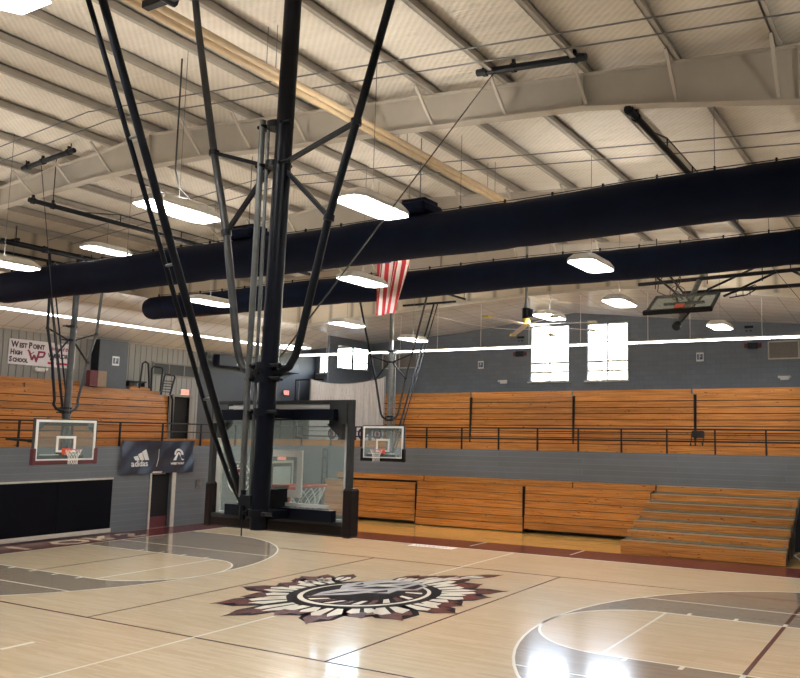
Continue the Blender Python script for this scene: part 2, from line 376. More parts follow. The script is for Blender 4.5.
# amber strip of floor under the far bleachers, maroon border bands
flat('amber_border', [rect(GX, XR, 9.28, GY)], M['floor_edge'], z=.001)
flat('maroon_border', [rect(-13.9, XR, 7.66, 9.28), rect(-13.9, 13.9, -9.3, -7.66), rect(-14.28, -12.48, -9.3, 9.28), rect(12.48, 14.2, -9.3, 7.66)], M['maroon_paint'], z=.0014)
def arc(cx, cy, R, a0, a1, n=40): return [(cx + R*math.cos(a0+(a1-a0)*i/n), cy + R*math.sin(a0+(a1-a0)*i/n)) for i in range(n+1)]
def ring(cx, cy, R, a0, a1, wd=.05, n=40):
    o = arc(cx, cy, R + wd/2, a0, a1, n); i_ = arc(cx, cy, R - wd/2, a0, a1, n)
    return [[o[k], o[k+1], i_[k+1], i_[k]] for k in range(n)]
for sgn in (-1, 1):
    # darker stained wood between the three-point line and the lane
    out = [(sgn*HL, -R3)] + [(sgn*(HX) - sgn*R3*math.cos(t), R3*math.sin(t)) for t in [(-PI/2 + PI*i/48) for i in range(49)]] + [(sgn*HL, R3)]
    inn = [(sgn*HL, -1.83)] + [(sgn*FT - sgn*1.83*math.cos(t), 1.83*math.sin(t)) for t in [(-PI/2 + PI*i/48) for i in range(49)]] + [(sgn*HL, 1.83)]
    flat('stained_area', [[out[i], out[i+1], inn[i+1], inn[i]][::(1 if sgn > 0 else -1)] for i in range(len(out)-1)], M['stain'], z=.002)
white = []
for sgn in (-1, 1):
    def bx(xa, xb, y0, y1): white.append(rect(min(sgn*xa, sgn*xb), max(sgn*xa, sgn*xb), y0, y1))
    for y in (-1.83, 1.83):
        bx(FT, HL, y-.025, y+.025)
        for k, xx in enumerate((9.92, 9.0, 8.05, 7.1)):
            s = 1 if y > 0 else -1; bx(xx-.04, xx+.04, min(y, y+s*.2), max(y, y+s*.2))
    bx(FT-.025, FT+.025, -1.83, 1.83)
    xi = R3 - math.sqrt(max(0, R3*R3 - 3.1**2))
    for y in (-3.1, 3.1): bx(HX - math.sqrt(R3*R3-3.1**2), HL, y-.018, y+.018)
    for y in (-R3, R3): bx(HX, HL, y-.025, y+.025)
    a0 = PI/2 if sgn > 0 else -PI/2
    white += ring(sgn*HX, 0, R3, a0, a0+PI); white += ring(sgn*FT, 0, 1.83, a0, a0+PI)
    bx(HL, HL+.05, -7.62, 7.62)
for y in (-7.64, 7.64): white.append(rect(-HL-.05, HL+.05, y-.03, y+.03))
white += [rect(-.025, .025, -7.62, -2.5), rect(-.025, .025, 2.9, 7.62), rect(-1.98, -1.92, 8.2, 9.28), rect(1.62, 1.68, 8.2, 9.28)]
white += [rect(-2.1, -2.0, -6.65, -6.1)]
flat('white_court_line', white, M['white_paint'], z=.003)
mar = [rect(-9.03, 9.03, y-.025, y+.025) for y in (-4.5, 4.5)] + [rect(x-.025, x+.025, -4.5, 4.5) for x in (-3, 3)]
mar += [rect(8.96, 9.04, -4.5, 4.5), rect(-9.02, -8.98, -4.5, 4.5), rect(-HL-.1, HL+.1, -7.76, -7.7)]
flat('maroon_volleyball_line', mar, M['maroon_paint'], z=.0025)
# baseline lettering in the left end border, read from the court
for k, ch in enumerate('WARRIORS'):
    text_mesh('baseline_letter', ch, 1.5, M['floor'], floor, lambda v, k=k: (-13.85 + v.y*1.05, -5.0 + k*1.25 - 0*v.x + v.x, .0024 + v.z), depth=.0006, font_w=.04)
# paper decal by the far sideline
dec = MB().poly([(-3.75,7.2),(-2.05,7.2),(-2.05,7.62),(-3.75,7.62)], .002, .0035).build('floor_decal', M['white'], floor)
text_mesh('decal_lettering', 'WARRIORS', .27, M['ink'], dec, lambda v: (-3.6 + v.x*1.05, 7.32 + v.y, .0038 + v.z), depth=.0002)

# centre emblem: feathered head dress around an oval with a face
def rot(p, a): return (p[0]*math.cos(a)-p[1]*math.sin(a), p[0]*math.sin(a)+p[1]*math.cos(a))
cw, cm, ck, cg = MB(), MB(), MB(), MB()
cx0, cy0, ang = .12, .15, math.radians(49)
def E(u_, v_): p = rot((u_, v_), ang); return (cx0 + p[0], cy0 + p[1])
# emblem axes: u runs along the picture's long side, v towards the top of the emblem
def feather(u0, v0, a, l, wd, seed):
    rnd = random.Random(seed)
    def q(s_, t_): return E(u0 + s_*math.cos(a) - t_*math.sin(a), v0 + s_*math.sin(a) + t_*math.cos(a))
    ck.poly([q(0,-wd*.5), q(l*.5,-wd*.72), q(l*.92,-wd*.62), q(l*1.2,-wd*.05), q(l*.95,wd*.56), q(l*.5,wd*.72), q(0,wd*.5)][::1], .002, .003)
    cm.poly([q(l*.62,-wd*.46), q(l*.9,-wd*.48), q(l*1.27,-wd*.03), q(l*.9,wd*.1), q(l*.92,wd*.40), q(l*.62,wd*.46)], .0031, .0036)
    cw.poly([q(l*.15,-wd*.30), q(l*.55,-wd*.54), q(l*.72,-wd*.38), q(l*.68,-wd*.10), q(l*.58,-wd*.10), q(l*.15,-wd*.07)], .0037, .0042)
    cw.poly([q(l*.18,wd*.05), q(l*.6,wd*.06), q(l*.74,wd*.18), q(l*.52,wd*.5), q(l*.18,wd*.26)], .0037, .0042)
RU, RV = 1.55, 1.42
nf = 17
for i in range(nf):
    t = math.radians(112) + math.radians(292) * i / (nf - 1)
    e = (RU*math.cos(t), RV*math.sin(t)); a = math.atan2(math.sin(t)*RU*1.1, math.cos(t)*RV*1.25) + .10*math.sin(i*2.7)
    l = (1.25, .95, 1.35, 1.0, 1.45, 1.55, 1.0, 1.3, .9, 1.2, 1.25, .95, 1.15, 1.45, 1.2, 1.5, 1.1)[i]
    feather(e[0]*.96, e[1]*.96, a, l, .66 + .1*math.sin(i*2.3), i)
for (u0, v0, a, l) in ((.95,1.25,.75,.9),(1.45,1.15,.42,1.1),(1.9,1.1,.25,1.1),(-1.0,1.5,1.9,.8),(-.75,1.6,1.35,1.0),(-.4,1.75,1.0,.85),(2.5,1.25,.12,1.1)):
    feather(u0, v0, a, l, .36, int(l*100))
n = 48
ell = lambda ru, rv, k=0, c=(0,0): [E(c[0]+ru*math.cos(2*PI*i/n), c[1]+rv*math.sin(2*PI*i/n)) for i in range(n)]
ck.poly(ell(1.74, 1.58), .0043, .0046); cw.poly(ell(1.50, 1.36), .0047, .0050); ck.poly(ell(1.40, 1.27, c=(.02,.03)), .0051, .0054)
FP = lambda pts: [E(p[0]*1.3+.12, p[1]*1.4+.3) for p in pts]
cg.poly(FP([(-1.0,-.12),(-.8,.12),(-.45,.3),(-.35,.62),(.0,.85),(.45,.92),(.85,.75),(1.08,.45),(1.12,.1),(.85,-.2),(.5,-.12),(.3,-.32),(-.05,-.15),(-.4,-.22)]), .0055, .0059)
for pts in ([(-.9,-.06),(-.4,.06),(.0,.02),(-.35,-.05)], [(-.2,.28),(.25,.34),(.6,.12),(.3,.1),(.05,.18)], [(.1,.55),(.5,.66),(.85,.5),(.5,.5)], [(-.15,.55),(.05,.75),(.05,.6)],
            [(.6,.0),(1.0,.3),(1.05,.12),(.8,-.12)], [(-.3,.42),(-.05,.36),(.1,.46),(-.1,.48)], [(.55,.3),(.95,.42),(.7,.22)], [(.0,-.1),(.35,-.02),(.3,-.2),(.1,-.2)]):
    ck.poly(FP(pts), .006, .0063)
for pts in ([(.2,.38),(.55,.42),(.5,.34),(.3,.32)], [(.3,.72),(.6,.72),(.75,.62),(.45,.66)], [(-.6,.16),(-.3,.22),(-.35,.14)]): cw.poly(FP(pts), .0064, .0066)
for i in range(13):
    t = math.radians(172 + 15*i); q0, q1 = 1.0, .70
    a0 = (1.3*q0*math.cos(t), 1.17*q0*math.sin(t)); b0 = (1.3*q1*math.cos(t+.16), 1.17*q1*math.sin(t+.16)); a1 = (1.3*q0*math.cos(t+.13), 1.17*q0*math.sin(t+.13)); b1 = (1.3*q1*math.cos(t+.30), 1.17*q1*math.sin(t+.30))
    (cw if i % 2 else cm).poly([E(*a0), E(*a1), E(*b1), E(*b0)][::-1], .0056, .0058)
em = cw.build('center_emblem', M['white_paint'], floor)
cm.build('feather_tip', M['maroon_paint'], em); ck.build('emblem_outline', M['black_paint'], em); cg.build('emblem_face', M['grey_paint'], em)

# lower walls + balcony slabs
dY0, dY1 = 5.54, 6.45
wl = MB().box(GX-.25, GX, -17, dY0, 0, 3.06).box(GX-.25, GX, dY0, dY1, 2.05, 3.06).box(GX-.25, GX, dY1, GY+.25, 0, 3.06)
struct(wl, 'wall_left_lower', M['lower_wallY'])
struct(MB().box(GX, XR, GY, GY+.25, 0, 3.06), 'wall_far_lower', M['lower_wall'])
slab = MB().box(XL, GX-.25, YN, YF, 2.86, 3.06).box(GX-.25, XR, GY+.25, YF, 2.86, 3.06)
struct(slab, 'floor_balcony', M['floor_edge'])
# walls
wz = 7.1
struct(MB().box(XL-.2, XL, YN, 8.5, 2.8, 10.5).box(XL-.2, XL, 8.5, 9.4, 5.15, 10.5).box(XL-.2, XL, 9.4, 9.75, 2.8, 10.5), 'wall_left', M['rib'])
struct(MB().box(XL-.2, XL, 9.75, YF+.2, 2.8, 10.5), 'wall_left_dark', M['darkgrey_wall'])
struct(MB().box(XL-.2, XL, YN, YF, 0, 2.8), 'wall_left_base', M['darkgrey_wall'])
wins = [(-4.34,-2.44,6.04,8.54), (-1.59,.30,6.03,8.52), (-16.75,-16.1,6.75,7.75), (-15.75,-13.45,6.85,8.05)]  # last hole is the added sky opening
def wall_with_holes(x0, x1, y0, y1, z0, z1, holes, mb):
    xs = x0
    for (a, b, c, d) in sorted(holes):
        mb.box(xs, a, y0, y1, z0, z1); mb.box(a, b, y0, y1, z0, c); mb.box(a, b, y0, y1, d, z1); xs = b
    mb.box(xs, x1, y0, y1, z0, z1); return mb
struct(wall_with_holes(XL, XR+.2, YF, YF+.25, 2.8, 10.5, wins, MB()), 'wall_far', M['far_wall'])
# projecting wall at the far left corner, with its window
W4 = (14.58, 16.98, 6.71, 7.86)
sw = MB()
for (a, b, c, d) in ((14.0, W4[0], 3.06, 8.2), (W4[1], YF, 3.06, 8.2), (W4[0], W4[1], 3.06, W4[2]), (W4[0], W4[1], W4[3], 8.2)): sw.box(-13.42, -13.3, a, b, c, d)
struct(sw, 'wall_corner', M['far_wallY'])
struct(MB().box(XR, XR+.2, YN, YF+.2, 0, 10.5), 'wall_right', M['rib'])
struct(MB().box(XL-.2, XR+.2, YN-.2, YN, 0, 10.5), 'wall_near', M['lower_wall'])

def window(name, x0, x1, z0, z1, y, hz, label_unused=None):
    fr = MB(); t = .05
    fr.box(x0, x1, y, y+.08, z0, z0+t).box(x0, x1, y, y+.08, z1-t, z1).box(x0, x0+t, y, y+.08, z0, z1).box(x1-t, x1, y, y+.08, z0, z1)
    xm = (x0+x1)/2; fr.box(xm-.04, xm+.04, y, y+.07, z0, z1)
    for h in hz: fr.box(x0, x1, y+.01, y+.06, h-.05, h+.05)
    o = fr.build(name, M['white'], None, loc=(xm, y, z0)); o['kind'] = 'structure'
    MB().box(x0+t, x1-t, y+.035, y+.045, z0+t, z1-t).build('pane', M['win'], o)
    MB().box(x0-.08, x1+.08, y-.16, y+.02, z0-.06, z0).build('window_sill', M['white'], o)
    return o
window('window_1', *wins[0][:2], wins[0][2], wins[0][3], YF+.02, (6.46, 6.87))
window('window_2', *wins[1][:2], wins[1][2], wins[1][3], YF+.02, (6.46, 6.87))
window('window_3', *wins[2][:2], wins[2][2], wins[2][3], YF+.02, ())
window('sky_opening', *wins[3][:2], wins[3][2], wins[3][3], YF+.02, ())  # made-up window, added so the corner window in front shows sky
fr = MB(); x = -13.36; t = .05
fr.box(x-.04, x+.04, W4[0], W4[1], W4[2], W4[2]+t).box(x-.05, x+.05, W4[0], W4[1], W4[3]-t, W4[3])
for yy in (W4[0]+.025, (W4[0]+W4[1])/2, W4[1]-.025): fr.box(x-.04, x+.04, yy-.025, yy+.025, W4[2], W4[3])
fr.box(x-.03, x+.03, W4[0], W4[1], 7.1, 7.14)
w4 = fr.build('window_4', M['gsteel'], None, loc=(x, W4[0], W4[2])); w4['kind'] = 'structure'
MB().box(x-.005, x+.005, W4[0]+t, W4[1]-t, W4[2]+t, W4[3]-t).build('pane', M['win'], w4)
# added opening in the outer wall behind window 4 lets the sky in
# tiled balcony ceiling (follows the shallow gable) and its fascia
fp = [(-13.4, 8.45), (-8, 8.78), (-2, 9.05), (1.6, 9.05), (4.64, 8.77), (7.9, 8.27), (13.4, 7.45), (17.2, 6.9)]
wp = [(-13.4, 8.14), (-8, 8.44), (-2.2, 9.05), (1.6, 8.62), (3.14, 8.43), (7.3, 8.04), (13.4, 7.45), (17.2, 7.05)]
mb = MB(); vs = []; fs = []
for (x, z) in fp: vs.append((x, 12.5, z))
for (x, z) in wp: vs.append((x, YF+.1, z))
k = len(fp)
for i in range(k-1): fs.append((i, i+1, k+i+1, k+i))
b0 = len(vs); vs += [(-13.4, YN, 8.45), (XL-.1, YN, 7.1), (XL-.1, 12.5, 7.1), (XL-.1, YF+.1, 8.2)]
fs += [(b0, 0, b0+2, b0+1), (0, k, b0+3, b0+2)]
# give it thickness upwards
nv = len(vs); vs += [(a, b, c + .08) for a, b, c in vs]; fs += [tuple(reversed([i + nv for i in f_])) for f_ in fs]
struct(MB().add(vs, fs), 'ceiling_balcony', M['tile'])
def roofz(x): return 10.62 - .077 * abs(x + 4)
fa = MB(); vs = []; fs = []
for i, (x, z) in enumerate(fp): vs += [(x, 12.5, z), (x, 12.5, roofz(x)), (x, 12.62, z), (x, 12.62, roofz(x))]
for i in range(k-1):
    a = 4*i; b = 4*i+4; fs += [(a, a+1, b+1, b), (a+2, b+2, b+3, a+3), (a, b, b+2, a+2)]
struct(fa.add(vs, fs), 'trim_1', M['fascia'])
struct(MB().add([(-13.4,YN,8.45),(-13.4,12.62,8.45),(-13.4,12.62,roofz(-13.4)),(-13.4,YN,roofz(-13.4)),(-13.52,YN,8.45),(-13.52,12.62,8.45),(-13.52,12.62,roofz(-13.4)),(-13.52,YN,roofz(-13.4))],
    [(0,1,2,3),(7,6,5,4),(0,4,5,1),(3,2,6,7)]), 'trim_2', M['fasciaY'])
# cream capping along the fascia's lower edge
cap = MB()
for i in range(k-1): cap.obox((fp[i][0], 12.46, fp[i][1]+.03), (fp[i+1][0], 12.46, fp[i+1][1]+.03), .09, .12)
cap.obox((-13.36, YN, 8.48), (-13.36, 12.5, 8.48), .09, .12)
struct(cap, 'trim_3', M['plank_cream'])
# insulated roof deck
nx = [-17.2, -4, 17.2]; vs = []
for x in nx: vs += [(x, YN-.2, roofz(x)), (x, 12.6, roofz(x))]
top = [(a, b, c + .15) for a, b, c in vs]
struct(MB().add(vs + top, [(0,1,3,2),(2,3,5,4),(6,8,9,7),(8,10,11,9)]), 'ceiling', M['insul'])
# balcony roof above tiles (keeps daylight out)
struct(MB().box(-17.3, 17.3, 12.6, 17.6, 10.3, 10.4), 'ceiling_outer', M['dark'])
struct(MB().box(-17.05, GX-.26, 4.0, 8.2, 0.0, .0 + .005), 'floor_corridor', M['stain'])
struct(MB().box(-17.05, GX-.26, 8.1, 8.2, 0.0, 2.86).box(-17.05, GX-.26, 4.0, 4.1, 0.0, 2.86), 'wall_corridor', M['darkgrey_wall'])

# ------------------------------------------------------------------ roof steel
def rafter(Y, label, cat='rafter'):
    t = thing('roof_rafter', (-4, Y, 9.69), label, cat, 'steel rafters under the roof')
    tops = lambda x: 10.42 - .077*abs(x+4)
    bots = [(-13.3,8.95),(-9.91,9.44),(-7.7,9.58),(-6.0,9.66),(-4,9.67),(-2.05,9.61),(-.3,9.48),(3.06,9.28),(6.79,9.04),(8.26,8.82),(10.2,8.5),(13.3,8.0)]
    web = MB(); vs = []; fs = []
    for x, z in bots: vs += [(x, Y-.008, z), (x, Y-.008, tops(x)), (x, Y+.008, z), (x, Y+.008, tops(x))]
    for i in range(len(bots)-1):
        a = 4*i; b = a+4; fs += [(a, b, b+1, a+1), (a+2, a+3, b+3, b+2)]
    web.add(vs, fs).build('web', M['steel'], t)
    fl = MB(); ft = MB()
    for (xa, za), (xb, zb) in zip(bots[:-1], bots[1:]):
        fl.obox((xa, Y, za), (xb, Y, zb), .22, .02); 
    for xa, xb in ((-13.3, -4), (-4, 13.3)): ft.obox((xa, Y, tops(xa)), (xb, Y, tops(xb)), .22, .02)
    fl.build('bottom_flange', M['steel'], t); ft.build('top_flange', M['steel'], t)
    for x in (-9.9, -4, 6.79, 10.2):
        zb = 9.0 if x == 6.79 else 9.4
        st = MB(); z0 = [z for (xx, z) in bots if abs(xx - x) < .1][0]
        st.box(x-.006, x+.006, Y-.1, Y+.1, z0, tops(x)).build('stiffener', M['steel'], t)
    return t
PX = [3.82 + 1.524*k for k in range(-11, 7)]
rafs = [(-3.0, 'beige tapered steel rafter nearest the camera, crossing above the front duct'),
        (3.2, 'beige steel rafter seen between the two navy ducts'), (9.2, 'beige steel rafter farthest back, behind the rear duct'), (-9.2, 'beige steel rafter overhead near the camera')]
for Y, lb in rafs:
    t = rafter(Y, lb)
    for x in PX[1:-1]:
        if abs(x+4) < .7: continue
        zt = 10.42 - .077*abs(x+4)
        # flange brace strut from purlin down to the bottom flange
        bots = [(-13.3,8.95),(-9.91,9.44),(-7.7,9.58),(-6.0,9.66),(-4,9.67),(-2.05,9.61),(-.3,9.48),(3.06,9.28),(6.79,9.04),(8.26,8.82),(10.2,8.5),(13.3,8.0)]
        zb = None
        for (xa, za), (xb, zb_) in zip(bots[:-1], bots[1:]):
            if xa <= x <= xb: zb = za + (zb_-za)*(x-xa)/(xb-xa)
        if zb is None: continue
        MB().obox((x, Y-.62, zt-.03), (x, Y-.06, zb+.05), .05, .05).build('flange_brace', M['steel'], t)
for i, x in enumerate(PX):
    zt = roofz(x) - .01; mb = MB()
    # Z section: web with two flanges
    mb.box(x-.012, x+.012, -16.9, 12.48, zt-.19, zt); mb.box(x-.012, x+.075, -16.9, 12.48, zt-.19, zt-.17); mb.box(x-.075, x+.012, -16.9, 12.48, zt-.02, zt)
    o = mb.build('roof_purlin', M['purlin'], None, loc=(x, 0, zt-.19))
    tag(o, 'beige roof purlin running away from the camera under the insulation', 'purlin', 'roof purlins')
# thin electrical conduits crossing under the purlins
for Y, lb in ((-4.57, 'thin grey conduit crossing under the purlins, nearest the camera'), (-4.08, 'thin grey conduit just in front of the near rafter'), (.35, 'thin grey conduit just behind the near rafter'), (1.05, 'thin grey conduit above the front duct, behind its twin'), (6.6,'thin grey conduit above the rear duct')):
    pts = [(x, Y, roofz(x)-.23) for x in (-13.3,-10,-7,-4,-1,2,5,8,11,13.3)]
    o = MB().tube(pts, .013, 6).build('ceiling_conduit', M['gsteel'], None, loc=(0, Y, 10)); tag(o, lb, 'conduit')
# pair of cream pipes along the purlin
for x, lb in ((2.86, 'cream round pipe under the roof, right one of the close pair'), (2.66, 'cream round pipe under the roof, left one of the close pair')):
    o = MB().tube([(x, -15, 9.22), (x, 2.2, 9.22)], .055, 12).build('roof_pipe', M['pipe'], None, loc=(x, -6, 9.22)); tag(o, lb, 'pipe', 'pair of cream pipes under the roof')
    for y in (-13, -9.5, -6, -2.5, 1):
        MB().tube([(x, y, 9.27), (x, y, roofz(x)-.1)], .006, 6).build('pipe_hanger', M['gsteel'], o)
# ------------------------------------------------------------------ fabric ducts
def duct(Y, z, R, x0, x1, label, sag, clips):
    t = thing('fabric_duct', (0, Y, z), label, 'duct', 'navy fabric ducts')
    mb = MB(); pts = []; rr = []; nseg = 90
    for e, q in ((0,.5),(.03,.74),(.09,.92),(.2,.99)): pts.append((x0+e*1.2, Y, z)); rr.append(R*q)
    for i in range(1, nseg):
        x = x0 + .3 + (x1-x0-.3)*i/nseg
        zz = z + sag(x); rad = R*(1 + .012*math.sin(x*2.1) - (.035 if (i % 15) == 0 else 0))
        pts.append((x, Y, zz)); rr.append(rad)
    mb.tube(pts, rr, 28).build('duct_sleeve', M['duct'], t)
    rail = MB().tube([(p[0], Y, p[2]+R+.05) for p in pts[4:]], .01, 6).build('suspension_cable', M['black'], t)
    for i in range(clips):
        x = x0 + .5 + (x1-x0-1)*i/(clips-1); zz = z + sag(x)
        MB().box(x-.018, x+.018, Y-.02, Y+.02, zz+R-.04, zz+R+.085).build('hanger_clip', M['black'], t)
    for i in range(0, clips, 5):
        x = x0 + .5 + (x1-x0-1)*i/(clips-1)
        MB().tube([(x, Y, z+R+.06), (x, Y, roofz(x)-.18)], .006, 6).build('hanger_wire', M['gsteel'], t)
    return t
d1 = duct(-1, 7.86, .465, -13.2, 13.2, 'large navy fabric duct spanning the gym nearest the camera', lambda x: -.05*math.exp(-((x-1)/5)**2) + .015*math.sin(x*1.0), 25)
d2 = duct(4.15, 8.0, .405, -13.2, 13.2, 'navy fabric duct with rounded left end, farther back than its twin', lambda x: .02*math.sin(x*.8), 25)
for x, w_ in ((2.15, .34), (-2.9, .42)):
    cbx = MB().bbox(x-w_, x+w_, -1.35, -.6, 8.28, 8.52, .05); cbx.obox((x-w_+.05, -1, 8.55), (x+w_-.05, -1, 8.55), .5, .08)
    cbx.build('supply_collar', M['duct'], d1)
    MB().tube([(x, -1, 8.5), (x, -1, roofz(x)-.15)], .012, 6).build('hanger_rod', M['gsteel'], d1)

# ------------------------------------------------------------------ high bay lights
def make_light():
    t = thing('high_bay_light', (0,0,7.25), 'x', 'light', 'hanging rectangular lights')
    a, b, c = .31, .70, .16
    def octo(s, z): return [(x*s, y*s, z) for x, y in ((-a,-b+c),(-a+c*.6,-b),(a-c*.6,-b),(a,-b+c),(a,b-c),(a-c*.6,b),(-a+c*.6,b),(-a,b-c))]
    vs = octo(1, 0) + octo(1.02, .05) + octo(.8, .16); fs = []
    for l in (0, 1):
        for i in range(8): fs.append((l*8+i, l*8+(i+1) % 8, l*8+8+(i+1) % 8, l*8+8+i))
    fs.append(tuple(range(16, 24)))
    MB().add(vs, fs).build('housing', M['white'], t, local=True)
    MB().add(octo(.97, .004) + octo(.97, .012), [tuple(reversed(range(8))), tuple(range(8,16))]+[(i,(i+1)%8,8+(i+1)%8,8+i) for i in range(8)]).build('diffuser', M['lamp'], t, local=True)
    MB().add(octo(.6, .162) + octo(.6, .17), [tuple(reversed(range(8))), tuple(range(8,16))]+[(i,(i+1)%8,8+(i+1)%8,8+i) for i in range(8)]).build('uplight_added', M['lamp_up'], t, local=True)  # upward glow added to light the ceiling, no part of the fixture
    g = MB()
    for y in (-.45,-.15,.15,.45): g.tube([(-a, y, -.012), (a, y, -.012)], .0035, 4)
    for x in (-.15,.0,.15): g.tube([(x, -b+.02, -.012), (x, b-.02, -.012)], .0035, 4)
    g.tube([(x, y, -.008) for x, y, _ in octo(1.0, 0)], .006, 5, closed=True)
    g.build('wire_guard', M['white'], t, local=True)
    return t
proto = make_light()
LT = [(5.02,-11.6,'hanging white light at the top left corner of the picture'), (.76,-5.95,'hanging white light to the right of the two thin black braces, over the near duct'), (3.85,-4.75,'large bright hanging light right of the dark mast, above the front duct'),
      (-6.35,-4.75,'bright hanging light at the far left edge, below the black rails'), (-9.75,.0,'hanging light left of the thin braces, touching the top of the front duct'), (-.3,.2,'hanging light in front of the striped flag'),
      (5.37,.8,'hanging light in front of the rear duct, upper right of the ceiling fan'), (-6.3,.9,'hanging light in front of the rear duct near its rounded end'), (-12.1,10.5,'hanging light just behind the dark mast, low over the balcony'),
      (-5.6,6.0,'hanging light below the rear duct, lower left of the flag'), (-6.0,10.4,'hanging light right of the far goal mast'), (1.4,7.1,'hanging light directly behind the ceiling fan'), (4.25,5.55,'hanging light below the rear duct, left of the folded backboard'), (5.6,11.3,'hanging light under the folded backboard')]
for i, (x, y, lb) in enumerate(LT):
    o = proto if i == 0 else dup(proto)
    o.location = (x, y, 8.9 if i == 4 else 7.25); o['label'] = lb
for o_ in [o for o in bpy.data.objects if o.name.startswith('high_bay_light')]:
    if o_.location.z > 8:
        for c_ in kids(o_):
            if c_.name.startswith('uplight'): bpy.data.objects.remove(c_)
    x, y, z = o_.location; ztop = roofz(x)-.2 if y < 12 else 8.9
    MB().tube([(0, 0, .12), (0, 0, ztop-z)], .006, 6).build('hanger_cable', M['gsteel'], o_, local=True)
EX = [(9.6,-11.5),(12.4,-5.5),(12.2,.8),(12,7),(-.5,-11),(-5.5,-10.5),(-10.5,-4.7),(-10.8,-10.5)]
for x, y in EX:
    o = dup(proto, (x, y, 7.25), None, 'hanging white light over the court outside the picture')
    o['group'] = 'hanging lights outside the picture'
# ------------------------------------------------------------------ continuous strip lights round the balcony
def strip(a, b, label, rods):
    a = Vector(a); b = Vector(b); t = thing('linear_strip_light', tuple((a+b)/2), label, 'light', 'continuous strip lights over the balcony rail')
    n_ = max(1, round((b-a).length/2.44))
    MB().obox(a, b, .10, .05).build('housing', M['white'], t)
    for i in range(n_):
        p = a.lerp(b, i/n_); q = a.lerp(b, (i+1)/n_); d_ = (q-p).normalized()*.03
        MB().obox(p + d_ - Vector((0,0,.055)), q - d_ - Vector((0,0,.055)), .085, .055).build('diffuser', M['strip'], t)
    for p, zt in rods: MB().tube([(p[0], p[1], p[2]), (p[0], p[1], zt)], .012, 6).build('hanger_rod', M['white'], t)
def ly(x):   # ceiling height above the far strip
    for (xa, za), (xb, zb) in zip(fp[:-1], fp[1:]):
        if xa <= x <= xb: return za + (zb-za)*(x-xa)/(xb-xa)
    return 8.5
def fz(x): return 7.24 - .007*(x+14.3)
strip((-14.3, 13, 7.24), (14, 13, 7.04), 'long white strip light hung in front of the windows', [((x, 13, fz(x)), ly(x)+.02) for x in (-12.6,-8.5,-6.6,-4.5,-2.3,-.1,2.57,4.13,6.62,9.5,12)])
strip((-14.3, -12, 7.5), (-14.3, 13, 7.5), 'long white strip light hung along the left balcony', [((-14.3, y, 7.5), 8.15) for y in (-10,-6,-2,2,6,10)])

